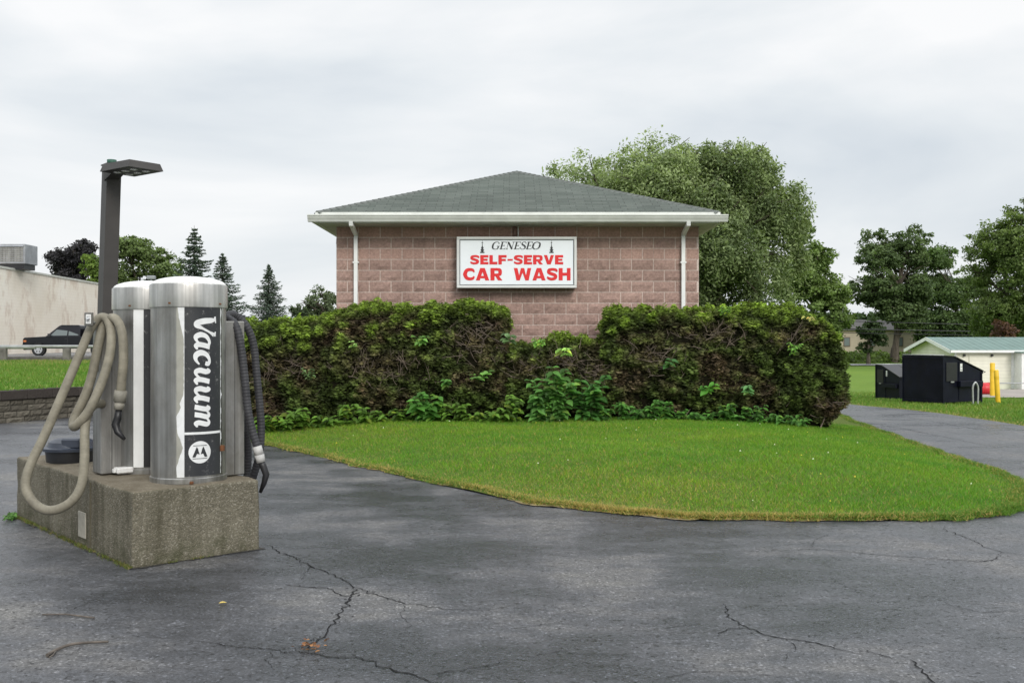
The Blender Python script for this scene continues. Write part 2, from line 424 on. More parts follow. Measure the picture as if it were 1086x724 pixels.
M['timber']=simple('weathered_timber',(.14,.13,.12),.9,var=.35,scale=4)

# ------------------------------------------------------------------ world, sun, camera
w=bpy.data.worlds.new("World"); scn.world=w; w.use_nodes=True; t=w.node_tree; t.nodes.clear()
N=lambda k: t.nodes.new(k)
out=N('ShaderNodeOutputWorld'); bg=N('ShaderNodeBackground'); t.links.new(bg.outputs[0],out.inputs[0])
SE,SR=R(32),R(158)
sky=N('ShaderNodeTexSky'); sky.sky_type='NISHITA'; sky.sun_disc=False; sky.sun_elevation=SE; sky.sun_rotation=SR; sky.dust_density=4
tc=N('ShaderNodeTexCoord'); mp=N('ShaderNodeMapping'); mp.inputs['Scale'].default_value=(1,1.0,3.0); mp.inputs['Location'].default_value=(2.3,.7,.4)
t.links.new(tc.outputs['Generated'],mp.inputs[0])
n1=N('ShaderNodeTexNoise'); n1.inputs['Scale'].default_value=1.9; n1.inputs['Detail'].default_value=6; n1.inputs['Roughness'].default_value=.5; n1.inputs['Distortion'].default_value=.4
t.links.new(mp.outputs[0],n1.inputs['Vector'])
rp=N('ShaderNodeValToRGB'); t.links.new(n1.outputs[0],rp.inputs[0]); e=rp.color_ramp.elements
e[0].position=.37; e[0].color=(6.9,7.5,8.1,1); e[1].position=.64; e[1].color=(10.2,10.25,10.3,1)
k=e.new(.5); k.color=(8.5,8.9,9.2,1)
mx=N('ShaderNodeMix'); mx.data_type='RGBA'; mx.inputs[0].default_value=.93
t.links.new(sky.outputs[0],mx.inputs[6]); t.links.new(rp.outputs[0],mx.inputs[7]); sz=N('ShaderNodeSeparateXYZ'); t.links.new(tc.outputs['Generated'],sz.inputs[0])
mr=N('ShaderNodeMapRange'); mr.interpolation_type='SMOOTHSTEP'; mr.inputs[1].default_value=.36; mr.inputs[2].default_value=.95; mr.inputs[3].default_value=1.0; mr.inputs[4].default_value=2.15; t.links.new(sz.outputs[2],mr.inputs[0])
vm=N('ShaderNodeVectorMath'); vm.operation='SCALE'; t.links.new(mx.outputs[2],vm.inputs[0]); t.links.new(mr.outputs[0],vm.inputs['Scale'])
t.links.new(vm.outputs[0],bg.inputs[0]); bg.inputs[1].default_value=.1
sun=bpy.data.lights.new('sun','SUN'); sun.energy=1.9; sun.angle=R(22); sun.color=(1,.96,.9)
so=bpy.data.objects.new('sun',sun); link(so)
# sky sun_rotation is measured clockwise from +Y
d=Vector((math.sin(SR)*math.cos(SE),math.cos(SR)*math.cos(SE),math.sin(SE))); so.rotation_euler=d.to_track_quat('Z','Y').to_euler()
cam=bpy.data.cameras.new('camera'); cam.sensor_width=36; cam.lens=36*F/1086; cam.clip_end=4000; cam.clip_start=.05
co=bpy.data.objects.new('camera',cam); link(co); co.location=(0,0,EYE); co.rotation_euler=(R(90),0,0); scn.camera=co
scn.view_settings.view_transform='Standard'; scn.view_settings.look='None'; scn.view_settings.exposure=0; scn.view_settings.gamma=1
scn.cycles.max_bounces=6; scn.cycles.use_denoising=True

# ------------------------------------------------------------------ ground
xs=sorted(set([-1200,-700,-400,-250,-160,-100,-70,-50,-40]+list(range(-32,62,3))+[70,90,120,160,250,400,700,1200]))
ys=sorted(set([-300,-100,-30]+list(range(-6,62,2))+[65,70,75,80,90,100,110,125,140,160,200,300,400,700,1100,1600]))
V=[];Fc=[]
for y in ys:
    for x in xs: V.append((x,y,float(terr(x,y))-.06))
nx=len(xs)
for j in range(len(ys)-1):
    for i in range(nx-1): a=j*nx+i; Fc.append((a,a+1,a+nx+1,a+nx))
me=bpy.data.meshes.new('ground'); me.from_pydata(V,[],Fc); me.materials.append(M['ground'])
for p in me.polygons: p.use_smooth=True
g=link(bpy.data.objects.new('ground',me)); tag(g,kind='structure')

def g2(px,y): p=G(px,y); return (p.x,p.y)
drive_far=[g2(880,426.5),g2(892,427.5),g2(920,430.5),g2(960,434),g2(1000,438.5),g2(1045,445),g2(1086,451.5)]
pe=drive_far[-1]
asp=[(-70,-12),(70,-12),(70,9),(30,11.5),(15,14),(11,16.2)]+drive_far[::-1]+[(7.9,30),(6.8,40),(-4,40),(-7,24),(-8.2,23),(-14,14),(-70,12)]
sheet('asphalt_lot',asp,lambda x,y: terr(x,y),M['asphalt'],list(range(-12,14,2)),list(range(14,42,1)))
# lawn island in front of the building
edge=[(262,468.5),(280,472),(315,479),(350,487),(400,499),(450,510),(500,521),(550,531),(600,538),(650,544),(700,548.5),(750,551),(800,552),(850,552.5),(900,552.5),(950,552),(1000,551),(1040,548.5),(1065,544),(1079,538),(1086,530),(1087,521),(1080,512),(1062,502),(1030,491),(990,478),(950,463.5),(925,454),(905,447),(892,441),(884,436)]
LP=[g2(*e) for e in edge]
LP=[tuple(p)[:2] for p in catmull([(a,b,0) for a,b in LP],24)]
random.seed(3)
jit=[]
for i,(x,y) in enumerate(LP):
    n=noise.fractal(Vector((x*1.3,y*1.3,5)),1,2,4)*.09+noise.noise(Vector((x*8,y*8,2)))*.035+noise.noise(Vector((x*23,y*23,2)))*.02
    a=LP[max(i-1,0)]; b=LP[min(i+1,len(LP)-1)]; tx,ty=b[0]-a[0],b[1]-a[1]; L=math.hypot(tx,ty)+1e-6
    jit.append((x-ty/L*n,y+tx/L*n))
lawn_edge=jit
lawn=lawn_edge+[(6.9,33),(-5.2,33),(-5.9,19)]
front_edge=lawn_edge
def lawn_z(x,y):
    d=dist_poly(x,y,[(-6.3,18)]+front_edge,False)
    n=0.02*np.sin(np.asarray(x)*1.3+np.asarray(y)*.7)*ss(d)
    return .007+.018*ss(d/.15)+.235*ss(d/2.7)+n+np.minimum(0,terr(x,y))
sheet('lawn',lawn,lawn_z,M['lawn'],[i*.4 for i in range(-14,20)],[8+.4*i for i in range(0,30)])
soil=[]
for i,(x,y) in enumerate(front_edge):
    a=front_edge[max(i-2,0)]; b=front_edge[min(i+2,len(front_edge)-1)]; tx,ty=b[0]-a[0],b[1]-a[1]; L=math.hypot(tx,ty)+1e-6
    wv=.02+(.02+.10*math.exp(-((x-1.0)/2.2)**2))*abs(noise.noise(Vector((x*1.7,y*1.7,9))))+.03*noise.noise(Vector((x*9,y*9,1)))
    soil.append((x+ty/L*wv,y-tx/L*wv))
soil2=soil+[(6.5,28),(-5.0,28)]
sheet('soil_margin',soil2,lambda x,y: terr(x,y)+.008,M['soil'],[],list(range(16,28)))

def blades(name,pts,h,wd,C,lean=.5,mat='grass'):
    n=len(pts); a=rng.uniform(0,2*np.pi,n); dx=np.cos(a)*wd/2; dy=np.sin(a)*wd/2
    la=rng.uniform(0,2*np.pi,n); ll=h*rng.uniform(.1,lean*1.3,n)
    V=np.zeros((n,3,3)); V[:,0]=pts; V[:,1]=pts; V[:,2]=pts
    V[:,0,0]-=dx;V[:,0,1]-=dy;V[:,1,0]+=dx;V[:,1,1]+=dy
    V[:,2,0]+=np.cos(la)*ll;V[:,2,1]+=np.sin(la)*ll;V[:,2,2]+=h
    o=np_mesh(name,V.reshape(-1,3),3,C,M[mat]); tag(o,kind='stuff'); return o
def fbm2(x,y,s,seed=0):
    x=np.asarray(x)*s+seed*17.3; y=np.asarray(y)*s+seed*5.1
    return (np.sin(x+1.7*np.sin(y*1.3))+np.sin(y*1.9+1.3*np.sin(x*.7+2))+.6*np.sin(x*2.7+y*2.1+seed)+.4*np.sin(x*5.3-y*4.7))/3
# front lawn blades
n=640000
xx=rng.uniform(-6,9.5,n); yy=8.2+ (18.2-8.2)*rng.uniform(0,1,n)**1.25
d=dist_poly(xx,yy,front_edge,False)
ins=in_poly(xx,yy,lawn)
keep=ins&~((xx>-3.2)&(xx<3.4)&(yy>17.9))
keep&=(rng.uniform(0,1,n)< .35+.65*np.clip(d/.12,0,1))
xx,yy,d=xx[keep],yy[keep],d[keep]
z=lawn_z(xx,yy); f1=fbm2(xx,yy,1.2,1); f2=fbm2(xx,yy,3.7,2)
f3=fbm2(xx,yy,.55,7)
base=np.stack([.096+.020*f1+.022*f2+.022*f3,.218+.018*f1+.024*f2+.010*f3,.020+.003*f1],1)
straw=np.array([.30,.26,.10]); dk=np.array([.035,.09,.012])
ps=np.clip(.07+.80*np.exp(-d/.17)*(0.55+.6*f1)+.22*np.exp(-d/1.1)*(.6+.6*f3)+.10*np.clip(f3*f1,0,1),0,.95)
ex=.38+.85*np.exp(-((xx-1.0)/1.9)**2)+.25*(xx<-1.5); ps=ps*ex
lf=rng.uniform(0,1,len(xx))
Cc=np.where((lf<ps)[:,None],straw*rng.uniform(.7,1.2,(len(xx),1)),base*rng.uniform(.65,1.35,(len(xx),1)))
yl=(rng.uniform(0,1,len(xx))<.25)[:,None]; Cc=np.where(yl,Cc*np.array([1.5,1.15,.9]),Cc)
Cc=np.clip(Cc,0.005,1)
h=rng.uniform(.018,.046,len(xx))*(.35+.8*np.clip(d/.45,0,1))*(1+.25*f2)
blades('lawn_grass',np.stack([xx,yy,z-.004],1),h,rng.uniform(.004,.009,len(xx)),Cc,1.1)
# straggling dry blades over the lawn edge
m_=60000; ii=rng.integers(1,len(front_edge)-1,m_); E=np.array(front_edge); tg=E[ii]-E[ii-1]; tg/=np.linalg.norm(tg,axis=1,keepdims=True)+1e-9
o_=rng.normal(.02,.055,m_); pp_=E[ii]+tg*rng.uniform(-.1,.1,(m_,1))+np.stack([-tg[:,1],tg[:,0]],1)*o_[:,None]
k=(o_>-.03-.09*np.clip(fbm2(pp_[:,0],pp_[:,1],4,2),0,1)); pp_=pp_[k]; o_=o_[k]; m_=len(pp_)
ex=.18+.62*np.exp(-((pp_[:,0]-1.0)/1.8)**2)+.25*(pp_[:,0]<-1.5)+.2*fbm2(pp_[:,0],pp_[:,1],2.3,4)
C_=np.where(rng.uniform(0,1,(m_,1))<ex[:,None],straw*np.array([1.15,1.0,.9])*rng.uniform(.7,1.3,(m_,1)),np.array([.095,.185,.025])*rng.uniform(.5,1.3,(m_,1)))
zz_=np.where(o_>0,.03,.008)
blades('edge_grass',np.stack([pp_[:,0],pp_[:,1],zz_+np.minimum(0,terr(pp_[:,0],pp_[:,1]))],1),rng.uniform(.012,.040,m_),rng.uniform(.004,.010,m_),C_,1.6)
# clover flowers
n=45; fx=rng.uniform(-3,5.2,n); fy=rng.uniform(9,16,n); k=in_poly(fx,fy,lawn)&(dist_poly(fx,fy,front_edge,False)>.2); fx,fy=fx[k],fy[k]
b=MB()
for x,y,zz in zip(fx,fy,lawn_z(fx,fy)):
    r=random.uniform(.007,.012); q=zz+.05; b.cc=random.choice([(.7,.72,.6),(.65,.66,.55),(.7,.7,.62),(.75,.6,.08)])
    b.poly([(x-r,y,q),(x,y-r,q+.004),(x+r,y,q),(x,y,q+r*1.6)]); b.poly([(x-r,y,q),(x,y+r,q+.003),(x+r,y,q),(x,y-.002,q+r*1.6)])
tag(b.build('clover_flowers',M['grass']),kind='stuff')
# lawn beyond the drive
n=460000
xx=rng.uniform(6,40,n); yy=17+(58-17)*rng.uniform(0,1,n)**1.6
k=~in_poly(xx,yy,asp)&(xx>yy*.10)&(xx<yy*.80)&(rng.uniform(0,1,n)<np.clip((50-yy)/25,0,1)); xx,yy=xx[k],yy[k]
gravel=[(15.2,38.5),(17.5,36.8),(24,36.5),(34,38),(34,56.5),(23.5,54.5),(19,46)]
k=~in_poly(xx,yy,gravel); xx,yy=xx[k],yy[k]
de=dist_poly(xx,yy,drive_far,False)
f1=fbm2(xx,yy,.35,3); f2=fbm2(xx,yy,1.7,4)
base=np.stack([.10+.03*f1+.02*f2,.18+.02*f1+.02*f2,.028+.004*f1],1)*rng.uniform(.7,1.3,(len(xx),1))
ps=np.clip(.08+.9*np.exp(-de/.35),0,.9); Cc=np.where((rng.uniform(0,1,len(xx))<ps)[:,None],straw*rng.uniform(.6,1.2,(len(xx),1)),base)
blades('far_lawn_grass',np.stack([xx,yy,terr(xx,yy)-.062],1),rng.uniform(.04,.09,len(xx)),rng.uniform(.015,.03,len(xx)),np.clip(Cc,.005,1),.8)
sheet('gravel_lot',gravel,lambda x,y: terr(x,y)-.035,M['gravel'],list(range(16,34,2)),list(range(37,57,1)))
# far road
rd=[(-2,101),(90,103),(90,108.5),(-2,106.5)]
sheet('road',rd,lambda x,y: terr(x,y)+.02,M['asphalt_far'],list(range(0,90,6)),[102,103,104,105,106,107,108])

# ------------------------------------------------------------------ left bank and retaining wall
WA,WB=Vector((-11.95,14.8,0)),Vector((-7.4,24.4,0))
bank=[(WA.x-.05,WA.y),(WB.x-.05,WB.y),(-6.2,30),(-5.2,37.6),(-70,37.6),(-70,13)]
def bz(x,y):
    h=np.interp(y,[12,19,30,37.6],[.56,.60,.78,.88]); d_=dist_poly(x,y,[(-7.45,24.4),(-6.2,30),(-5.2,37.6)],False); t_=terr(x,y)-.03
    return t_+(h-t_)*ss(d_/1.3)
sheet('grass_bank',bank,bz,M['ground'],[-30,-24,-18,-14,-12,-11,-10]+[-9.5+.4*i for i in range(11)],list(range(15,38,1)))
n=170000; xx=rng.uniform(-30,-5.3,n); yy=15+22.3*rng.uniform(0,1,n)**1.3
k=in_poly(xx,yy,bank)&(xx>-.85*yy); xx,yy=xx[k],yy[k]; f1=fbm2(xx,yy,.6,5); f2=fbm2(xx,yy,2,6)
base=np.stack([.085+.025*f1,.165+.02*f1+.02*f2,.022+.004*f1],1)*rng.uniform(.7,1.3,(len(xx),1))
ps=np.clip(.08+.75*ss((yy-31)/5)*(.5+.6*f1),0,.85); Cc=np.where((rng.uniform(0,1,len(xx))<ps)[:,None],straw*rng.uniform(.5,1.1,(len(xx),1)),base)
blades('bank_grass',np.stack([xx,yy,bz(xx,yy)-.01],1),rng.uniform(.04,.10,len(xx)),rng.uniform(.012,.026,len(xx)),np.clip(Cc,.005,1),.8)

def block_wall(b,O,U,Nn,L,rows,z0,ch,bl,j,colf,amp=.014,smooth_rows=(),halfrows=(),nu=7,nv=4,mortar=(.64,.53,.475),rnd=False,off0=0):
    O=Vector(O);U=Vector(U).normalized();Nn=Vector(Nn).normalized()
    b.cc=mortar; H=rows*ch
    q=lambda u,z,dd: tuple(O+U*u+Nn*dd+Vector((0,0,z)))
    b.poly([q(0,z0,0),q(L,z0,0),q(L,z0+H,0),q(0,z0+H,0)])
    for r in range(rows):
        zz=z0+r*ch; u=-(bl/2 if (r+off0)%2 else 0)
        while u<L-1e-4:
            ln=bl if not rnd else bl*random.uniform(.6,1.3)
            a=max(u,0)+j/2; e=min(u+ln,L)-j/2; u+=ln
            if e-a<.03: continue
            segs=[(a,e)]
            if r in halfrows and e-a>bl*.7: m=(a+e)/2; segs=[(a,m-.0025),(m+.0025,e)]
            cb=colf(r)
            for (a1,e1) in segs:
                b.cc=cb; base=len(b.v); flat=r in smooth_rows
                tilt=random.uniform(-1,1)*amp*.5; tz=random.uniform(-1,1)*amp*.5
                for jj in range(nv):
                    for ii in range(nu):
                        fu=ii/(nu-1); fv=jj/(nv-1); bd=ii in(0,nu-1) or jj in (0,nv-1)
                        dd=.004 if bd else (.006 if flat else .006+amp*.6+random.uniform(-1,1)*amp*.6+tilt*(fu-.5)*2+tz*(fv-.5)*2)
                        if flat and not bd: pass
                        b.v.append(q(a1+(e1-a1)*fu,zz+j/2+(ch-j)*fv,max(.002,dd)))
                for jj in range(nv-1):
                    for ii in range(nu-1):
                        k=base+jj*nu+ii
                        b.face([k,k+1,k+nu+1,k+nu],False)
# retaining wall
rw=empty('retaining_wall',WA); tag(rw,'low grey stone block retaining wall with dark cap below grass bank','retaining wall')
U=(WB-WA); L=U.length; U.normalize(); Nn=Vector((U.y,-U.x,0))
b=MB()
def rc(r):
    v=random.uniform(.75,1.25); return (.115*v,.105*v,.085*v)
block_wall(b,(0,0,0),U,Nn,L,4,-.02,.12,.34,.012,rc,.02,mortar=(.035,.032,.026),rnd=True)
b.build('wall_face',M['block'],rw)
b=MB(); u=0
q=lambda u,n,z: tuple(U*u+Nn*n+Vector((0,0,z)))
while u<L:
    ln=random.uniform(.45,.65); e=min(u+ln,L)-.008; v=random.uniform(.8,1.2); b.cc=(.055*v,.047*v,.042*v); k=len(b.v); t0=.46; t1=.63+random.uniform(-.006,.006)
    for (uu,nn,z) in ((u,-.35,t0),(e,-.35,t0),(e,.06,t0),(u,.06,t0),(u,-.35,t1),(e,-.35,t1),(e,.045,t1),(u,.045,t1)): b.v.append(q(uu,nn,z))
    for f in ((4,5,6,7),(3,2,6,7),(0,1,5,4),(0,3,7,4),(1,2,6,5)): b.face([k+i for i in f])
    u+=ln
b.build('cap_course',M['block'],rw)

# guard rail, kerb timber, upper lot
sheet('upper_lot',[(-80,38.3),(-5,38.3),(-5,90),(-80,90)],lambda x,y: np.maximum(terr(x,y),.78)+.03+0*x,M['asphalt_far'],list(range(-75,-5,8)),[45,60,75])
gr=empty('guard_rail',(-20,37,.88)); tag(gr,'grey metal pipe guard rail on short posts above the grass bank','guard rail')
b=MB(); b.tube([(-25,0,.535),(14,0,.535)],.052,12); b.build('rail',M['rail'],gr)
b=MB(); b.tube([(-.9,0,.51),(1.85,0,.51)],.075,12); b.build('rail_joint',M['rail'],gr)
for X in (-24.2,-21.8,-19.38,-16.96,-14.54,-12.1,-9.7):
    b=MB(); b.box((X+20-.13,-.09,-.12),(X+20+.13,.09,.47),.02); b.build('post',M['timber'],gr)
kt=MB(); kt.box((-32,37.75,.80),(-6,37.98,1.02),.02); tag(kt.build('kerb_timber',M['timber']),'long weathered timber kerb behind the guard rail posts','kerb')

# ------------------------------------------------------------------ car wash building
BX,BY=.105,18.07; HW=3.37; ZB=.2; CH=.2033
bd=empty('car_wash_building',(BX,BY,0)); tag(bd,'single storey brown split face block car wash with grey shingle hip roof','building')
zt=3.735; rows=18; z0=zt-rows*CH
def bc(r):
    v=random.uniform(.91,1.08); 
    if r==rows-3: return (.44*v,.29*v,.245*v)
    if r==rows-1: return (.42*v,.26*v,.215*v)
    return (.365*v,.248*v,.212*v)
b=MB(); block_wall(b,(-HW,0,0),(1,0,0),(0,-1,0),2*HW,rows,z0,CH,.4066,.014,bc,.017,smooth_rows=(rows-1,rows-3),halfrows=(rows-3,),off0=1)
b.build('wall',M['block'],bd)
DEP=14.4
for sx in (-1,1):
    b=MB(); block_wall(b,(sx*HW,0 if sx>0 else DEP,0),(0,1 if sx>0 else -1,0),(sx,0,0),DEP,rows,z0,CH,.4066,.011,bc,.014,smooth_rows=(rows-1,rows-3),halfrows=(rows-3,),nu=4,nv=3)
    b.build('wall',M['block'],bd)
b=MB(); b.cc=(.28,.18,.15); b.poly([(HW,DEP,z0),(-HW,DEP,z0),(-HW,DEP,zt),(HW,DEP,zt)]); b.build('wall',M['block'],bd)
# roof
EW=3.635; E0=-.53; ZE=3.935; PK=5.30; run=EW; E1=DEP+.53
rb=bmesh.new(); uvl=rb.loops.layers.uv.new('UVMap')
pk0=(0,E0+run,PK); pk1=(0,E1-run,PK)
fl=[(-EW,E0,ZE),(EW,E0,ZE)]; bl_=[(-EW,E1,ZE),(EW,E1,ZE)]
def rface(pts,uax):
    vs=[rb.verts.new(p) for p in pts]; f=rb.faces.new(vs)
    for l in f.loops:
        c=l.vert.co; sl=(c.z-ZE)*math.sqrt(run**2+(PK-ZE)**2)/(PK-ZE); l[uvl].uv=((c.x if uax=='x' else c.y)+20,sl)
    return f
rface([fl[0],fl[1],pk0],'x'); rface([fl[1],bl_[1],pk1,pk0],'y'); rface([bl_[1],bl_[0],pk1],'x'); rface([bl_[0],fl[0],pk0,pk1],'y')
me=bpy.data.meshes.new('roof'); rb.to_mesh(me); rb.free(); me.materials.append(M['shingle']); roof=link(bpy.data.objects.new('roof',me),bd)
b=MB()
def caps(a,c):
    a=Vector(a);c=Vector(c);d=(c-a);L=d.length;d.normalize();side=d.cross(Vector((0,0,1))).normalized(); up=side.cross(d).normalized(); n=int(L/.14)
    for i in range(n):
        p=a+d*(L*i/n); e=a+d*(L*(i+1)/n+.03); h0=.024;h1=.014
        w=.09; dr=.045
        b.poly([p+up*h0,p+side*w+up*(h0-dr),e+side*w+up*(h1-dr),e+up*h1]); b.poly([p+up*h0,e+up*h1,e-side*w+up*(h1-dr),p-side*w+up*(h0-dr)])
        b.poly([p+up*h0,p-side*w+up*(h0-dr),p-side*w+up*(h0-dr-.02),p+up*(h0-.02),p+side*w+up*(h0-dr-.02),p+side*w+up*(h0-dr)])
for a,c in ((fl[0],pk0),(fl[1],pk0),(bl_[0],pk1),(bl_[1],pk1),(pk0,pk1)): caps(a,c)
b.build('ridge_cap',M['ridge'],roof)
# fascia + drip edge + soffit
b=MB()
b.box((-EW-.02,E0-.02,ZE-.045),(EW+.02,E0+.02,ZE-.004)); b.box((-EW-.022,E0+.02,ZE-.045),(-EW+.02,E1,ZE-.004)); b.box((EW-.02,E0+.02,ZE-.045),(EW+.022,E1,ZE-.004))
b.box((-EW,E0+.0,ZE-.2),(EW,E0+.015,ZE-.045)); b.box((-EW,E0+.015,ZE-.2),(-EW+.015,E1,ZE-.045)); b.box((EW-.015,E0+.015,ZE-.2),(EW,E1,ZE-.045))
b.build('fascia',M['gutter'],bd)
b=MB(); x=-EW+.016
while x<EW-.02:  # ribbed soffit panels
    e=min(x+.098,EW-.018); b.box((x,E0+.016,ZE-.2),(e,-.004,ZE-.19)); x+=.1
for sx in (-1,1):
    y=.0
    while y<DEP: 
        a,c=(HW+.008,EW-.018); a,c=(a,c) if sx>0 else (-c,-a); b.box((a,y,ZE-.2),(c,y+.098,ZE-.19)); y+=.1
b.build('soffit',M['soffit'],bd)
# K-style gutter
prof=[(0,0),(-.07,0),(-.085,.035),(-.105,.07),(-.115,.105),(-.125,.105),(-.125,.125),(-.1,.125),(-.09,.11),(0,.125)]
gz=ZE-.185
b=MB(); b.prism([(E0-.021+u,gz+w_) for u,w_ in prof],-EW-.14,EW+.14,'x')
b.prism([(-EW-.0225+u,gz+w_+.001) for u,w_ in prof],E0-.02,E1,'y'); b.prism([(EW+.0225-u,gz+w_+.001) for u,w_ in prof],E0-.02,E1,'y')
b.build('gutter',M['gutter'],bd)
for X in (-3.0,3.07):
    b=MB(); b.tube([(X,E0-.075,gz+.0),(X,E0-.075,gz-.04),(X+.0,-.06,gz-.17),(X,-.06,gz-.23),(X,-.06,z0+.1)],.034,4,sq=True)
    b.build('downspout',M['white_paint'],bd)
    for zz in (3.05,1.9): b=MB(); b.box((X-.055,-.098,zz),(X+.055,-.02,zz+.03)); b.build('downspout_strap',M['white_paint'],bd)
b=MB(); b.tube([(-.055,-.05,3.73),(-.055,-.05,3.50)],.03,10); b.build('conduit',M['copper_pipe'],bd)
b=MB(); b.tube([(.01,-.04,3.73),(.01,-.04,3.50)],.012,8); b.build('conduit',M['white_paint'],bd)

# sign
SW,SH=2.19,.93; sc_=P(548,278.2,17.80)
sg=empty('car_wash_sign',(sc_.x,17.80,sc_.z)); tag(sg,'white rectangular self serve car wash sign with red lettering on block wall','sign')
b=MB(); x,h=SW/2,SH/2
b.box((-x,.02,-h),(x,.235,h),.01); b.build('cabinet',M['sign_dark'],sg)
b=MB(); fw=.042
b.box((-x-.004,-.012,h-fw),(x+.004,.16,h+.004),.006); b.box((-x-.004,-.012,-h-.004),(x+.004,.16,-h+fw),.006)
b.box((-x-.005,-.011,-h+fw),(-x+fw,.16,h-fw),.006); b.box((x-fw,-.011,-h+fw),(x+.005,.16,h-fw),.006); b.build('frame',M['sign_frame'],sg)
b=MB(); b.poly([(-x+fw,.004,-h+fw),(x-fw,.004,-h+fw),(x-fw,.004,h-fw),(-x+fw,.004,h-fw)]); face=b.build('face_panel',M['sign_face'],sg)
b=MB()
i0=fw+.006; i1=i0+.011
for (a0,c0,a1,c1) in ((-x+i0,h-i1,x-i0,h-i0),(-x+i0,-h+i0,x-i0,-h+i1),(-x+i0,-h+i1,-x+i1,h-i1),(x-i1,-h+i1,x-i0,h-i1)): b.box((a0,-.001,c0),(a1,.003,c1))
b.build('border_line',M['black_letter'],sg)
S=6.7875*57.86
tx=lambda c:(c-528.5)/S; tz=lambda c:-(c-257.5)/S
# serif italic GENESEO built from thick and thin strokes
def ribbon(b,pts,ws,mp,n=6,pen=None):
    pts=[Vector((p[0],p[1],0)) for p in pts]; C=catmull(pts,n) if len(pts)>2 else [pts[0].lerp(pts[1],i/6) for i in range(7)]
    m=len(C); W=np.interp(np.linspace(0,len(ws)-1,m),range(len(ws)),ws)
    L=[];Rr=[]
    for i,p in enumerate(C):
        a=C[max(i-1,0)];c=C[min(i+1,m-1)];d=(c-a).normalized() if (c-a).length>1e-9 else Vector((1,0,0)); nn=Vector((-d.y,d.x,0))
        L.append(p+nn*W[i]/2);Rr.append(p-nn*W[i]/2)
    k=len(b.v)
    for l,r in zip(L,Rr): b.v.append(mp(l.x,l.y)); b.v.append(mp(r.x,r.y))
    for i in range(m-1): b.face([k+2*i,k+2*i+1,k+2*i+3,k+2*i+2])
def serif_letter(b,ch,mp):
    T,t_=.17,.055
    def st(x,y0=0,y1=1,w=T): ribbon(b,[(x,y0),(x,y1)],[w,w],mp)
    def bar(x0,x1,y,w=t_): ribbon(b,[(x0,y),(x1,y)],[w,w],mp)
    if ch=='E': st(.17); bar(0,.62,.027); bar(0,.62,.973); bar(.17,.48,.5); ribbon(b,[(.6,.0),(.64,.22)],[.09,.03],mp); ribbon(b,[(.6,1),(.61,.8)],[.09,.03],mp); ribbon(b,[(.47,.4),(.47,.6)],[.05,.05],mp); return .72
    if ch=='N': st(.13,w=t_); st(.72,w=t_); ribbon(b,[(.12,.98),(.72,.02)],[T*1.05,T*1.05],mp); bar(0,.26,.027); bar(0,.2,.973); bar(.58,.86,.973); return .92
    if ch=='O': ribbon(b,[(.42,1),(.1,.82),(.04,.5),(.1,.18),(.42,0),(.74,.18),(.8,.5),(.74,.82),(.42,1)],[t_,T*.9,T*1.25,T*.9,t_,T*.9,T*1.25,T*.9,t_],mp,8); return .9
    if ch=='G': ribbon(b,[(.72,.72),(.62,.93),(.4,1),(.12,.82),(.05,.5),(.12,.16),(.42,0),(.68,.1),(.7,.42)],[.1,t_,t_,T*.9,T*1.2,T*.9,t_,T*.8,T],mp,8); bar(.52,.84,.42); return .9
    if ch=='S': ribbon(b,[(.55,.75),(.48,.94),(.3,1),(.1,.86),(.14,.66),(.42,.48),(.56,.28),(.5,.08),(.28,0),(.08,.08),(.03,.28)],[.09,t_,t_,.1,T,T*1.1,T,.1,t_,t_,.09],mp,6); return .66
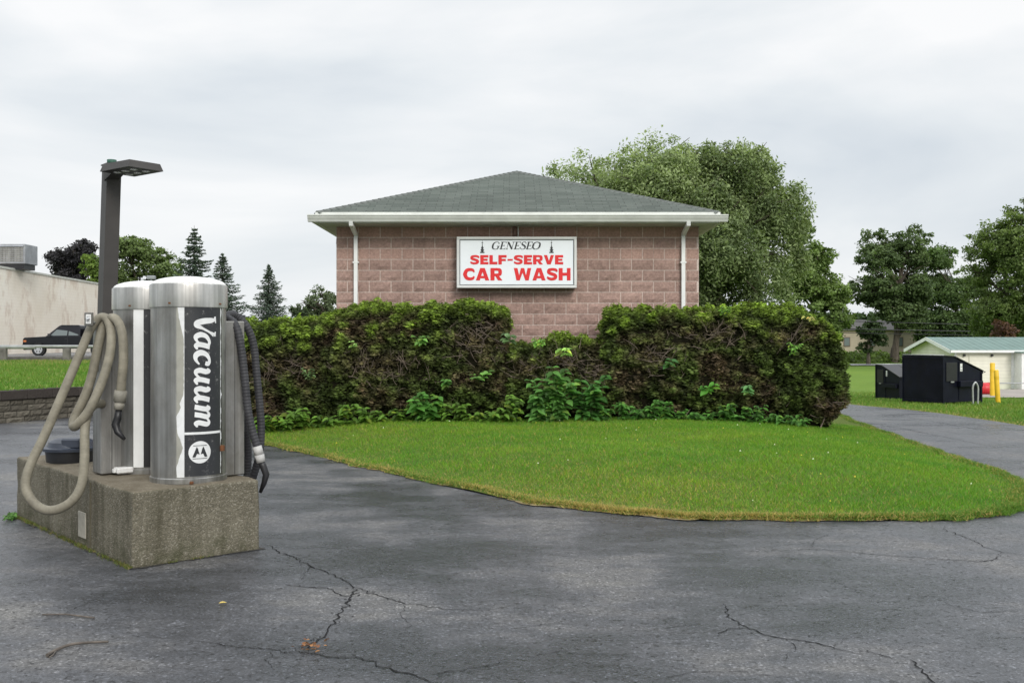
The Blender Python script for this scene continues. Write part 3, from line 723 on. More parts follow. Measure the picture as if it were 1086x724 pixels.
def heavy_letter(ch,b,mp):
    T=.34;t_=.26
    def q(*p): b.poly([mp(x,y) for x,y in p])
    def bx(x0,y0,x1,y1): q((x0,y0),(x1,y0),(x1,y1),(x0,y1))
    if ch=='E': bx(0,0,T,1); bx(T,0,.82,t_); bx(T,.39,.74,.61); bx(T,1-t_,.82,1); return .82
    if ch=='F': bx(0,0,T,1); bx(T,.36,.74,.59); bx(T,1-t_,.82,1); return .82
    if ch=='L': bx(0,0,T,1); bx(T,0,.80,t_+.02); return .80
    if ch=='-': bx(0,.40,.52,.58); return .52
    if ch=='H': bx(0,0,T,1); bx(T,.38,.70,.62); bx(.70,0,1.01,1); return 1.01
    if ch=='V': q((0,1),(.33,1),(.51,.38),(.51,0),(.33,0)); q((1.02,1),(.69,1),(.51,.38),(.51,0),(.69,0)); return 1.02
    if ch=='W':
        q((0,1),(.31,1),(.45,.40),(.42,0),(.22,0)); q((.42,0),(.45,.40),(.60,1),(.74,1),(.74,.62),(.60,0)) if False else None
        q((.42,0),(.45,.40),(.58,.95),(.74,.95),(.60,.25)) if False else None
        q((.45,.40),(.42,0),(.50,0),(.74,.62),(.74,1),(.60,1)); q((1.03,.40),(1.06,0),(.98,0),(.74,.62),(.74,1),(.88,1)); q((1.48,1),(1.17,1),(1.03,.40),(1.06,0),(1.26,0)); return 1.48
    if ch=='A': q((0,0),(.33,0),(.56,.70),(.56,1),(.37,1)); q((1.12,0),(.79,0),(.56,.70),(.56,1),(.75,1)); q((.385,.17),(.735,.17),(.672,.36),(.448,.36)); return 1.12
    if ch=='R':
        bx(0,0,T,1); bx(T,1-.22,.62,1); bx(T,.34,.60,.55); ribbon(b,[(.61,.89),(.78,.83),(.81,.68),(.78,.50),(.60,.445)],[.22,.27,.31,.27,.21],mp,6); q((.42,.34),(.72,.34),(1.0,0),(.63,0)); return .98
    if ch=='S': ribbon(b,[(.86,.69),(.80,.83),(.62,.885),(.42,.885),(.19,.82),(.17,.66),(.30,.57),(.62,.46),(.75,.36),(.73,.20),(.52,.115),(.34,.115),(.13,.19),(.06,.31)],[.14,.22,.225,.225,.26,.28,.26,.27,.28,.26,.23,.23,.20,.10],mp,6); return .92
    if ch=='C': ribbon(b,[(.92,.66),(.82,.82),(.58,.88),(.30,.80),(.16,.50),(.30,.20),(.58,.12),(.82,.18),(.92,.34)],[.10,.22,.24,.28,.33,.28,.24,.22,.10],mp,8); return .96
def heavy_word(word,c0,c1,cb,ct):
    tmp=MB(); ws=[heavy_letter(ch,tmp,lambda x,y:(x,0,y)) for ch in word]; gap=.10; tot=sum(ws)+gap*(len(word)-1)
    x0,x1=tx(c0),tx(c1); zb_,zt2=tz(cb),tz(ct); b=MB(); cur=0
    kx=(x1-x0)/tot
    for ch,w_ in zip(word,ws):
        cnt=[0]
        def mp(lx,ly,c_=cur): cnt[0]+=1; return (x0+(c_+lx)*kx,-.0012-cnt[0]*1.5e-6,zb_+ly*(zt2-zb_))
        heavy_letter(ch,b,mp); cur+=w_+gap
    return b.build('lettering',M['red_letter'],sg)
heavy_word('SELF-SERVE',193,863,272,205); heavy_word('CAR',143,424,387,298); heavy_word('WASH',508,916,387,298)
b=MB(); cur=0; adv=[]
word='GENESEO'; tot=.9+.72+.92+.72+.66+.72+.86; X0,X1=tx(347),tx(705); Z0,Z1=tz(163),tz(110)
dep=0
for ch in word:
    dep+=.0002
    mp_=(lambda c,dd: (lambda lx,ly: (X0+(c+lx)*(X1-X0-.035)/tot+ly*.035, -.0012-dd, Z0+ly*(Z1-Z0))))(cur,dep)
    cur+=serif_letter(b,ch,mp_)
b.build('lettering',M['black_letter'],sg)
for cx_ in (tx(281),tx(779)):
    b=MB()
    def tri(w0,w1,c0,c1): b.poly([(cx_-w0,-.0012,tz(c0)),(cx_+w0,-.0012,tz(c0)),(cx_+w1,-.0012,tz(c1)),(cx_-w1,-.0012,tz(c1))])
    tri(.042,.036,190,181); tri(.014,.030,181,170); tri(.034,.026,170,163); tri(.012,.020,163,156); tri(.026,.018,156,148); tri(.010,.014,148,142); tri(.007,.005,140,124); tri(.012,.010,120,112); tri(.004,.003,108,102)
    b.build('fountain_emblem',M['black_letter'],sg)

# ------------------------------------------------------------------ foliage generators
def quads(cent,nrm,size,asp_=1.6,rotdir=None):
    n=len(cent); nrm=nrm/np.linalg.norm(nrm,axis=1,keepdims=True)
    r=rng.normal(size=(n,3)) if rotdir is None else rotdir+rng.normal(size=(n,3))*.25
    t1=np.cross(nrm,r); t1/=np.linalg.norm(t1,axis=1,keepdims=True)+1e-9; t2=np.cross(nrm,t1)
    s=(size if hasattr(size,'__len__') else np.full(n,size))[:,None]
    a=t1*s*.5; bq=t2*s*.5*asp_
    V=np.stack([cent-bq, cent+a*.9-bq*.05, cent+bq, cent-a*.9-bq*.05],1)   # diamond leaf
    return V.reshape(-1,3)
def crown_lobes(rx,rz,n,seed,flat=.75,taper=.12):
    rg=np.random.default_rng(seed); L=[]
    for i in range(n):
        th=rg.uniform(0,2*np.pi); rr=math.sqrt(rg.uniform(.05,1))*.74; zz=rg.uniform(-.72,.78); tp=1 if zz>0 else 1+zz*taper
        k=math.sqrt(max(.12,1-zz*zz)); s=rg.uniform(.28,.46)
        L.append((rx*rr*k*tp*math.cos(th),rx*rr*k*tp*math.sin(th)*.9,rz*zz,s*rx*rg.uniform(.8,1.1),s*rx,s*rx*flat))
    return L
def tree(name,loc,H,rx,czr,label,cat='tree',group=None,nclump=260,per=34,leaf=.24,cd=(.03,.06,.012),cl=(.08,.13,.03),seed=1,trunk_r=.28,nlobe=16,mat='leaf',asp_=1.5,droop=0,clump_r=.42,density=1,pits=.0,lobes=None):
    """czr=(z of crown bottom, z of crown top) above loc"""
    global rng
    sv=rng; rng=np.random.default_rng(seed); rd=random.Random(seed)
    root=empty(name,loc); tag(root,label,cat,group)
    zc=(czr[0]+czr[1])/2; rz=(czr[1]-czr[0])/2
    Ls=crown_lobes(rx,rz,nlobe,seed)+(lobes or [])
    Ls=[(a,b_,c+zc,d,e,f) for a,b_,c,d,e,f in Ls]
    w=np.array([l[3]*l[4] for l in Ls]); w/=w.sum()
    pick=rng.choice(len(Ls),nclump,p=w); LA=np.array(Ls)[pick]
    dr=rng.normal(size=(nclump,3)); dr/=np.linalg.norm(dr,axis=1,keepdims=True)
    rad=rng.uniform(.45,1.0,nclump)**.6
    cc=LA[:,:3]+dr*LA[:,3:6]*rad[:,None]*rng.uniform(.85,1.12,(nclump,1))
    cr=clump_r*rng.uniform(.6,1.4,nclump)*rx/4
    ci=np.repeat(np.arange(nclump),per); m=len(ci)
    off=np.clip(rng.normal(size=(m,3)),-1.9,1.9)*.52*cr[ci][:,None]; off[:,2]*=.62
    if droop: off[:,2]-=np.abs(rng.normal(size=m))*droop*cr[ci]
    cen=cc[ci]+off
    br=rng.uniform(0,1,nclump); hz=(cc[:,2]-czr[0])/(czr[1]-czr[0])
    br=np.clip(br*.75+hz*.25,0,1)  # higher clumps get lighter leaves, top light put into the colour
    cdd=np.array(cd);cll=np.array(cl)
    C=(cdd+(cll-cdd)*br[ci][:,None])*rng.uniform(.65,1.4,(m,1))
    outn=dr[ci]*.6+rng.normal(size=(m,3))*.7+np.array([0,0,.5])
    V=quads(cen,outn,leaf*rng.uniform(.6,1.3,m),asp_)
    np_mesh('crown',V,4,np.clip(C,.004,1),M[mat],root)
    b=MB(); lean=Vector((rd.uniform(-.03,.03)*H,rd.uniform(-.03,.03)*H,0))
    top=Vector((0,0,czr[1]*.68))+lean; pts=[Vector((0,0,-.3)),Vector((0,0,czr[0]*.5)),Vector((0,0,max(czr[0],1)))+lean*.3,top*.75,top]
    b.tube(catmull(pts,4),list(np.linspace(trunk_r,trunk_r*.12,17)),8)
    for l in Ls:
        e=Vector(l[:3]); zst=max(czr[0]*.75,min(e.z-rx*.35,top.z*.8)); s=Vector((0,0,zst))+lean*(zst/top.z)
        mid=s.lerp(e,.5)+Vector((rd.uniform(-.3,.3),rd.uniform(-.3,.3),rd.uniform(-.1,.35)*rx*.3))
        pp=catmull([s,mid,e],4); b.tube(pp,list(np.linspace(trunk_r*.42,.03,len(pp))),5)
        for q in range(4):
            a0=pp[rd.randint(3,len(pp)-1)]; e2=e+Vector((rd.uniform(-1,1)*l[3],rd.uniform(-1,1)*l[4],rd.uniform(-.5,.9)*l[5])); b.tube([a0,a0.lerp(e2,.5)+Vector((0,0,.1)),e2],[trunk_r*.14,trunk_r*.1,.012],4)
    b.build('trunk',M['bark'],root)
    rng=sv; return root
def spruce(loc,H,rb_,label,seed,gap=.0,cd=(.045,.068,.052),cl=(.115,.15,.11),asym=0):
    global rng
    sv=rng; rng=np.random.default_rng(seed); rd=random.Random(seed)
    root=empty('spruce_tree',loc); tag(root,label,'tree','spruce trees beyond the vacuums')
    b=MB(); b.tube([(0,0,-.2),(0,0,H*.5),(0,0,H*1.0)],[H*.016,H*.01,.015],7)
    cen=[];nr=[];br=[];rt=[]
    z=H*.06
    while z<H*.985:
        t=z/H; r=rb_*(1-t)**.78*rd.uniform(.72,1.1); n=max(4,int(7*(1-t)+4)); a0=rd.uniform(0,6.28)
        for i in range(n):
            if rd.random()<.1: continue
            a=a0+6.283*i/n+rd.uniform(-.25,.25); rr=r*rd.uniform(.65,1.12); dz=-rr*.18+.02; up=rr*.10
            d=Vector((math.cos(a),math.sin(a),0)); p0=Vector((0,0,z)); p1=p0+d*rr*.55+Vector((0,0,dz*.9)); p2=p0+d*rr+Vector((0,0,dz+up))
            b.tube([p0,p1,p2],[.03,.02,.006],3)
            m=int(105*rr/rb_)+12
            for q in range(m):
                f=(q+rd.random())/m; p=p0.lerp(p1,f*2) if f<.5 else p1.lerp(p2,f*2-1)
                sd=Vector((-d.y,d.x,0))*rd.gauss(0,.13*rr*(1.15-f)+.03)
                cen.append(p+sd+Vector((0,0,rd.gauss(-.04,.05)))); nr.append((rd.gauss(0,.45),rd.gauss(0,.45),1)); br.append(rd.random()); rt.append(tuple(d))
        z+=H*rd.uniform(.020,.030)
    cen=np.array([tuple(c) for c in cen]);nr=np.array(nr);br=np.array(br)[:,None]
    C=np.array(cd)+(np.array(cl)-np.array(cd))*br
    V=quads(cen,nr,H*.0155*rng.uniform(.7,1.3,len(cen)),1.9)
    np_mesh('crown',V,4,C,M['needle'],root); b.build('trunk',M['bark'],root); rng=sv
    return root

# left background trees
def TL(px,Z): p=P(px,HY,Z); return (p.x,Z,float(terr(p.x,Z)))
def zat(y,Z,base): return EYE-(y-HY)/F*Z-base
Z=92; bz_=.8
tree('purple_leaf_tree',TL(80,Z),9,2.9,(zat(306,Z,bz_),zat(257,Z,bz_)),'dark purple leaved tree rising behind the beige store wall',nclump=260,per=46,leaf=.19,cd=(.016,.016,.019),cl=(.036,.034,.038),seed=21,nlobe=14,clump_r=.62)
tree('maple_tree',TL(146,Z+4),11,4.4,(zat(330,Z,bz_),zat(249,Z,bz_)),'broad mid green tree behind the light pole and rear vacuum',nclump=520,per=52,leaf=.20,cd=(.055,.08,.026),cl=(.14,.19,.07),seed=22,nlobe=18)
tree('young_maple_tree',TL(99,Z-6),6,1.7,(zat(318,Z,bz_),zat(274,Z,bz_)),'small bright green tree between purple tree and light pole',nclump=150,per=44,leaf=.16,cd=(.06,.10,.02),cl=(.13,.19,.04),seed=23,nlobe=9,clump_r=.7)
tree('bushy_tree',TL(343,70),4,2.0,(1.2,zat(303,70,bz_)),'small grey green tree at the left corner of the building',nclump=230,per=30,leaf=.14,cd=(.045,.06,.032),cl=(.11,.14,.075),seed=24,nlobe=14,clump_r=.55)
tree('bushy_tree',TL(320,74),3,1.1,(1.0,zat(318,74,bz_)),'low grey green tree left of the small corner tree',nclump=90,per=28,leaf=.16,cd=(.03,.045,.022),cl=(.07,.10,.05),seed=25,nlobe=7,clump_r=.8)
spruce(TL(206,90),zat(239,90,bz_),4.7,'tallest dark spruce directly behind the front vacuum',31)
spruce(TL(236,84),zat(268,84,bz_),3.9,'mid height spruce just right of the front vacuum cap',32)
spruce(TL(285,72),zat(280,72,bz_),3.0,'lone open spruce between the vacuums and the building',33)

# willows behind the building
def wl(px0,px1,y0,y1,Z,base): return ((px1-px0)/2/F*Z, (zat(y1,Z,base),zat(y0,Z,base)))
b0=-.8
tree('willow_tree',TL(655,46),9,4.45,(2.6,zat(140,46,b0)),'pale green airy willow showing above the left of the roof slope',nclump=1100,per=85,leaf=.082,cd=(.085,.120,.050),cl=(.25,.30,.145),seed=44,nlobe=24,trunk_r=.4,asp_=2.2,droop=.6,clump_r=.42)
tree('willow_tree',TL(762,47),11,4.05,(.2,zat(139,47,b0)),'large dark willow rising behind the right corner of building',nclump=1500,per=95,leaf=.088,cd=(.055,.082,.034),cl=(.19,.235,.105),seed=47,nlobe=38,lobes=[(2.7,0,3.1,1.4,1.5,1.2),(3.1,.3,1.7,1.4,1.5,1.2),(1.3,0,4.4,1.5,1.5,1.1),(2.9,0,.2,1.4,1.4,1.2),(-.6,-.2,4.6,1.4,1.4,1.0)],trunk_r=.5,asp_=2.2,droop=.9,clump_r=.43)
# right background trees
b1=-.9
tree('broadleaf_tree',TL(862,100),15,4.5,(1.2,zat(230,100,b1)),'leaning green tree between the willow and the utility pole',nclump=620,per=56,leaf=.22,cd=(.055,.085,.024),cl=(.15,.21,.065),seed=51,nlobe=20)
tree('oak_tree',TL(949,112),15,5.3,(2.6,zat(240,112,b1)),'tall dark oak with visible trunk left of the dumpsters',nclump=700,per=62,leaf=.22,cd=(.034,.055,.022),cl=(.10,.14,.055),seed=52,nlobe=26,trunk_r=.62)
tree('young_oak_tree',TL(921,109),5,2.1,(1.2,5.2),'small dark round tree in front of the beige house',nclump=150,per=30,leaf=.22,cd=(.026,.045,.018),cl=(.045,.07,.025),seed=53,nlobe=9,clump_r=.6)
tree('broadleaf_tree',TL(1012,124),13,6.2,(.5,zat(262,124,b1)),'wide dark green tree rising behind the shed roof ridge',nclump=900,per=58,leaf=.24,cd=(.032,.055,.020),cl=(.10,.15,.05),seed=54,nlobe=22)
tree('olive_tree_crown',TL(1072,82),15,4.9,(1.4,zat(203,82,-1.1)),'tall yellowish green tree at the far right edge behind shed',nclump=800,per=66,leaf=.16,cd=(.045,.07,.020),cl=(.13,.175,.055),seed=55,nlobe=28,trunk_r=.4).name='poplar_tree'
tree('red_leaf_bush',TL(1062,72),3,1.6,(.2,zat(338,72,-1.1)),'reddish brown bush just above the teal shed roof','bush',nclump=110,per=28,leaf=.16,cd=(.04,.022,.016),cl=(.10,.055,.035),seed=56,nlobe=7,trunk_r=.08,clump_r=.7)
# far wood and hillside shrubs as one mass each
n=26000; u=rng.uniform(0,1,n); xx=20+110*u; yy=rng.uniform(150,175,n); top=5.2+2.0*fbm2(xx,yy*0,.25,8); zz=rng.uniform(0,1,n)**.7*np.maximum(top,2.0)
br=rng.uniform(.5,1.3,(n,1))*(1+.3*fbm2(xx,zz,.8,3)[:,None])
V=quads(np.stack([xx,yy,zz+.2],1),rng.normal(size=(n,3))+np.array([0,-.6,.5]),rng.uniform(.5,1.0,n),1.3)
tag(np_mesh('distant_wood',V,4,np.clip(np.array([.028,.05,.016])*br,.004,1),M['leaf']),kind='stuff')
n=9000; xx=rng.uniform(30,70,n); yy=rng.uniform(111,124,n); hh=.5+.5*fbm2(xx,yy,.8,9); zz=terr(xx,yy)+rng.uniform(0,1,n)*np.maximum(.15,hh)
V=quads(np.stack([xx,yy,zz],1),rng.normal(size=(n,3))+np.array([0,-.5,.7]),rng.uniform(.25,.5,n),1.3)
tag(np_mesh('roadside_scrub',V,4,np.clip(np.array([.065,.10,.022])*rng.uniform(.5,1.5,(n,1)),.004,1),M['leaf']),kind='stuff')

# ------------------------------------------------------------------ hedge
def hedge(name,x0,x1,yf,yb,ztop,label,n,seed,patches=(),endr=0):
    """ztop(x) height of clipped top; lumps pushed along the normal"""
    global rng
    sv=rng; rng=np.random.default_rng(seed); rd=random.Random(seed)
    root=empty(name,((x0+x1)/2,(yf+yb)/2,.2)); ox,oy,oz=root.location
    tag(root,label,'hedge')
    # sample: 0 front,1 top,2 ends,3 back
    L=x1-x0; W=yb-yf; Hm=1.9
    ar=np.array([L*Hm,L*W*1.1,W*Hm*1.3,L*Hm*.25]); kind=rng.choice(4,n,p=ar/ar.sum())
    u=rng.uniform(0,1,n); v=rng.uniform(0,1,n)
    x=np.where(kind==2,np.where(u<.5,x0,x1),x0+L*u); y=np.where(kind==0,yf,np.where(kind==3,yb,yf+W*v)); 
    gz_=lawn_z(np.clip(x,-4.5,6.2),np.full(n,16.4))
    zt_=ztop(x); z=np.where(kind==1,zt_,gz_+.10+(zt_-gz_-.10)*rng.uniform(0,1,n))
    y=np.where(kind==2,yf+W*rng.uniform(0,1,n),y)
    nx_=np.where(kind==2,np.where(u<.5,-1.,1.),0.); ny_=np.where(kind==0,-1.,np.where(kind==3,1.,0.)); nz_=np.where(kind==1,1.,0.)
    nn=np.stack([nx_,ny_,nz_],1)
    # round the box: pull points toward an inner core near edges
    r=.21
    px=np.clip(x,x0+r,x1-r); py=np.clip(y,yf+r,yb-r); pz=np.minimum(z,zt_-r)
    dv=np.stack([x-px,y-py,z-pz],1); ln=np.linalg.norm(dv,axis=1,keepdims=True)+1e-6; on=dv/ln
    pos=np.stack([px,py,pz],1)+on*r
    # undercut near the ground
    hrel=(pos[:,2]-gz_)/(zt_-gz_)
    lump=np.array([noise.fractal(Vector(p)*1.6,1,2,3)+.6*noise.noise(Vector(p)*6) for p in pos])
    fine=np.array([noise.noise(Vector(p)*14) for p in pos])
    vd_=np.array([noise.voronoi(Vector((p[0]*4.2+seed,p[1]*4.2,p[2]*5.0)))[0][0] for p in pos]); puff=.42-vd_
    vd2=np.array([noise.voronoi(Vector((p[0]*10+seed,p[1]*10,p[2]*10)))[0][0] for p in pos]); puff2=.40-vd2
    pos+=on*(lump*.12+puff*.20+puff2*.07+fine*.03+rng.normal(0,.024,n))[:,None]
    pos[:,1]+=np.where(on[:,1]<-.3,.22*ss((.30-hrel)/.30),0)
    if endr>0:
        te=np.clip((pos[:,0]-(x1-.55))/.55,0,1); pos[:,0]-=te*endr*(np.abs(hrel*1.15-.62)/.55)**2.2
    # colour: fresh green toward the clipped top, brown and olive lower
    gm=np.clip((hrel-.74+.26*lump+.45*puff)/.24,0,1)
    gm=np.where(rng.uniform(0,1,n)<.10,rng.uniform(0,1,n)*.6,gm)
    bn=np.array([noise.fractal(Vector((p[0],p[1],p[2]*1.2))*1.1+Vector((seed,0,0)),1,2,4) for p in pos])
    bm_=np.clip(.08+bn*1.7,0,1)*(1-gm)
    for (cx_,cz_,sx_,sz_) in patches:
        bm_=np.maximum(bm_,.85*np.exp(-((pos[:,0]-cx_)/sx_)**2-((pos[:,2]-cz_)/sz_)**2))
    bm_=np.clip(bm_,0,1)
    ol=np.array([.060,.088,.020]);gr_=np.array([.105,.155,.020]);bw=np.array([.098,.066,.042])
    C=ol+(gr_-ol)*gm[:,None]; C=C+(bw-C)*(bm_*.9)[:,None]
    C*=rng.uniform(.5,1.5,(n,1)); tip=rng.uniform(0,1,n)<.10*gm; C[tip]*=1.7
    C*=np.clip(.95+.4*np.clip(fine,-.7,.7)+1.5*puff+1.0*puff2,.35,1.9)[:,None]  # gaps between puffs darkened in the colour: crevice shade and dead inner foliage
    drop=(bm_>.55)&(rng.uniform(0,1,n)<.22)|((hrel<.12)&(rng.uniform(0,1,n)<.5)); k=~drop
    pos2,on2,C2=pos[k],on[k],C[k]
    V=quads(pos2-np.array([ox,oy,oz]),on2*.35+rng.normal(size=(k.sum(),3))*.75,rng.uniform(.012,.042,k.sum())*1.05,2.2,rotdir=on2.copy()*0+np.array([1.,0,0]))
    # sprig blades lie along the outward direction
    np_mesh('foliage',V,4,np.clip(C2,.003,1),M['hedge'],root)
    # dark core
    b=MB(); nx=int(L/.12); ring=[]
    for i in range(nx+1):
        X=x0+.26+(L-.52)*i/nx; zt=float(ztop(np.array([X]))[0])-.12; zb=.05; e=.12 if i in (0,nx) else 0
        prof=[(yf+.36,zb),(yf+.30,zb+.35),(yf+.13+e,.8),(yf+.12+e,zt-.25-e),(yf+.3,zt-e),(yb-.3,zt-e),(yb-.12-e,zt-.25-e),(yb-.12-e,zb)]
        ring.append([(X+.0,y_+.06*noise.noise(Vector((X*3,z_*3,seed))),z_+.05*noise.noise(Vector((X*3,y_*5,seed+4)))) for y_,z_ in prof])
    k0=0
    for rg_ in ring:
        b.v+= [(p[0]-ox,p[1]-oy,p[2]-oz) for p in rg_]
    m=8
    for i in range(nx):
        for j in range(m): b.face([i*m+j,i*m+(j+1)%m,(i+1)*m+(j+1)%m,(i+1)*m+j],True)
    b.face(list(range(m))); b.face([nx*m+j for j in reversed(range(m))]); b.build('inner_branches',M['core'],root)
    # bare twigs
    b=MB()
    def twig(p,d,ln,r0):
        pts=[p];q=p.copy();dd=d.copy()
        for s in range(5):
            dd=(dd+Vector((rd.gauss(0,.13),rd.gauss(0,.08),rd.gauss(0,.12)))).normalized(); q=q+dd*ln/5; pts.append(q.copy())
        b.tube([t_-Vector((ox,oy,oz)) for t_ in pts],list(np.linspace(r0,r0*.35,6)),4,closed_ends=False)
        return pts
    for (cx_,cz_,sx_,sz_) in patches:
        for i in range(int(42*sx_*sz_/.12)):
            p=Vector((rd.gauss(cx_,sx_*.6),yf+rd.uniform(-.02,.10),rd.gauss(cz_-.1,sz_*.6)))
            if p.z>float(ztop(np.array([p.x]))[0])-.1 or p.x<x0 or p.x>x1: continue
            d=Vector((rd.uniform(-1,1),-.25,rd.uniform(-.1,1.2))).normalized(); ps=twig(p,d,rd.uniform(.12,.38),rd.uniform(.0035,.007))
            for q in range(2): twig(ps[rd.randint(1,4)],(d+Vector((rd.uniform(-.9,.9),-.1,rd.uniform(-.3,.7)))).normalized(),rd.uniform(.08,.18),.003)
    for i in range(int(L*4)):
        p=Vector((rd.uniform(x0+.1,x1-.1),yf+rd.uniform(-.0,.12),rd.uniform(.35,1.6))); 
        if p.z>float(ztop(np.array([p.x]))[0])-.2: continue
        twig(p,Vector((rd.uniform(-1,1),-.5,rd.uniform(-.2,.9))).normalized(),rd.uniform(.08,.25),.0035)
    # stems reaching the ground
    for i in range(int(L*3)):
        X=rd.uniform(x0+.2,x1-.2); p=Vector((X,yf+rd.uniform(.2,.6),.1)); twig(p,Vector((rd.uniform(-.5,.5),-.1,1)).normalized(),.6,.014)
    tag(b.build('bare_twigs',M['twig'],root),kind='stuff')
    rng=sv; return root
YF=16.45
hx=lambda px: (px-CX)/F*YF
hz=lambda y: EYE-(y-HY)/F*(YF+.2)
def topL(x): return np.interp(x,[hx(240),hx(262),hx(335),hx(350),hx(400),hx(480),hx(520),hx(540)],[hz(343),hz(341),hz(340),hz(332),hz(327),hz(323),hz(325),hz(331)])+.02*np.sin(x*9)
def topM(x): return np.interp(x,[hx(530),hx(560),hx(600),hx(650)],[hz(362),hz(363),hz(358),hz(361)])+.02*np.sin(x*11)
def topR(x): return np.interp(x,[hx(640),hx(660),hx(700),hx(800),hx(850),hx(885),hx(902)],[hz(334),hz(330),hz(329),hz(328),hz(331),hz(340),hz(352)])+.02*np.sin(x*8)
hedge('evergreen_hedge',hx(238),hx(541),YF,YF+1.15,topL,'long clipped evergreen hedge left of the low gap, browning below its green top',95000,61,
      [(hx(505),hz(362),.5,.30),(hx(300),hz(385),.35,.25),(hx(400),hz(385),.8,.28)])
hedge('evergreen_hedge',hx(530),hx(652),YF+.12,YF+1.0,topM,'low brown middle hedge between two taller hedges beneath the sign',30000,62,
      [(hx(598),hz(383),.42,.22),(hx(640),hz(390),.35,.3),(hx(555),hz(390),.3,.2)])
hedge('evergreen_hedge',hx(641),hx(903),YF,YF+1.25,topR,'tall boxy evergreen hedge on the right side with rounded end',95000,63,
      [(hx(762),hz(352),.45,.2),(hx(690),hz(375),.4,.25),(hx(830),hz(358),.25,.18),(hx(880),hz(425),.2,.1)],endr=.30)

# ------------------------------------------------------------------ weeds at the hedge foot
def leafgeo(p,d,up,s,w=.42):
    d=d.normalized(); side=d.cross(up).normalized(); n=side.cross(d)
    pts=[(0,0,0),(.18,.8,.06),(.45,1,.10),(.78,.55,.04),(1.05,0,-.10),(.78,-.55,.04),(.45,-1,.10),(.18,-.8,.06)]
    return [p+d*(a*s)+side*(b_*s*w)+n*(c*s) for a,b_,c in pts]
def weed(loc,hh,wd,nst,ls,label,seed,group=None,name='weed_plant',cat='weed',col_=(.075,.145,.02),climb=False):
    rd=random.Random(seed); root=empty(name,loc); tag(root,label,cat,group)
    st=MB(); lv=MB()
    for i in range(nst):
        a=rd.uniform(0,6.28); tip=Vector((math.cos(a)*wd*rd.uniform(.2,1)*.5,-abs(math.sin(a))*.22*rd.random()-.02,hh*rd.uniform(.45,1)))
        b0_=Vector((tip.x*.3,rd.uniform(-.03,.05),0)); mid=b0_.lerp(tip,.5)+Vector((rd.uniform(-.04,.04),0,hh*.12)); pp=catmull([b0_,mid,tip],5)
        st.tube(pp,list(np.linspace(.005,.002,len(pp))),4,closed_ends=False)
        nl=max(2,int((pp[-1]-pp[0]).length/(ls*.62)))
        for k in range(nl):
            f=.25+.75*(k+rd.random()*.4)/nl; q=pp[min(len(pp)-1,int(f*(len(pp)-1)))]
            for s in (-1,1):
                if rd.random()<.15: continue
                dd=Vector((s*rd.uniform(.5,1),-rd.uniform(.1,.8),rd.uniform(-.75,.15))); v=rd.uniform(.5,1.9); sz=ls*rd.uniform(.65,1.2)*(1.1-.3*f)
                yel=rd.random()<.12
                lv.cc=(col_[0]*v*(1.6 if yel else 1),col_[1]*v*(1.15 if yel else 1),col_[2]*v)
                L_=leafgeo(q,dd,Vector((rd.uniform(-.3,.3),-.5,1)).normalized(),sz,rd.uniform(.26,.38)); lv.poly([L_[0],L_[1],L_[2],L_[3],L_[4]]); lv.poly([L_[0],L_[4],L_[5],L_[6],L_[7]])
    st.build('stem',M['weed_stem'],root); lv.build('leaves',M['weed'],root); return root
M['weed_stem']=simple('weed_stem',(.06,.10,.03),.7)
def wpos(px,dy=0): x=hx(px); y=YF-.12+dy; return (x,y,float(lawn_z(np.array([x]),np.array([y]))[0])-.01)
gw='broad leafed weeds along the hedge foot'; lab='low broad leafed green weed growing out from under the hedge'
wd_=random.Random(5)
for i,px in enumerate([278,292,307,322,338,352,370,388,405,424,440,456,472,486,505,520,536]):
    weed(wpos(px,wd_.uniform(-.06,.06)),wd_.uniform(.22,.42),wd_.uniform(.35,.55),7,.125,lab,100+i,gw)
for i,px in enumerate([660,676,692,708,722,738,752,768,784,798,812,826,842]):
    weed(wpos(px,wd_.uniform(-.05,.08)),wd_.uniform(.18,.40),wd_.uniform(.35,.55),7,.105,lab,150+i,gw,col_=(.05,.13,.022))
weed(wpos(318,-.02),.48,.6,9,.16,'leafy weed clump at left hedge foot near the vacuum hoses',201)
weed(wpos(455,-.12),.58,.9,13,.17,'wide leafy weed clump below the bare twigs of the left hedge',202,col_=(.065,.17,.03))
weed(wpos(572,-.10),.80,.55,9,.17,'tall weed with paired leaves at the left of low hedge',203,col_=(.075,.175,.04))
weed(wpos(592,-.15),.98,.7,12,.165,'tallest leafy weed standing in front of the low middle hedge',204,col_=(.07,.165,.035))
weed(wpos(622,-.12),.82,.75,13,.165,'bushy dark leafy weed right of the tallest weed',205,col_=(.045,.125,.025))
weed(wpos(545,-.05),.50,.4,7,.12,'small upright weed where the left hedge meets low hedge',206)
weed(wpos(641,-.1),.34,.5,8,.11,'low leafy weed at the left foot of the right hedge',207,col_=(.05,.14,.025))
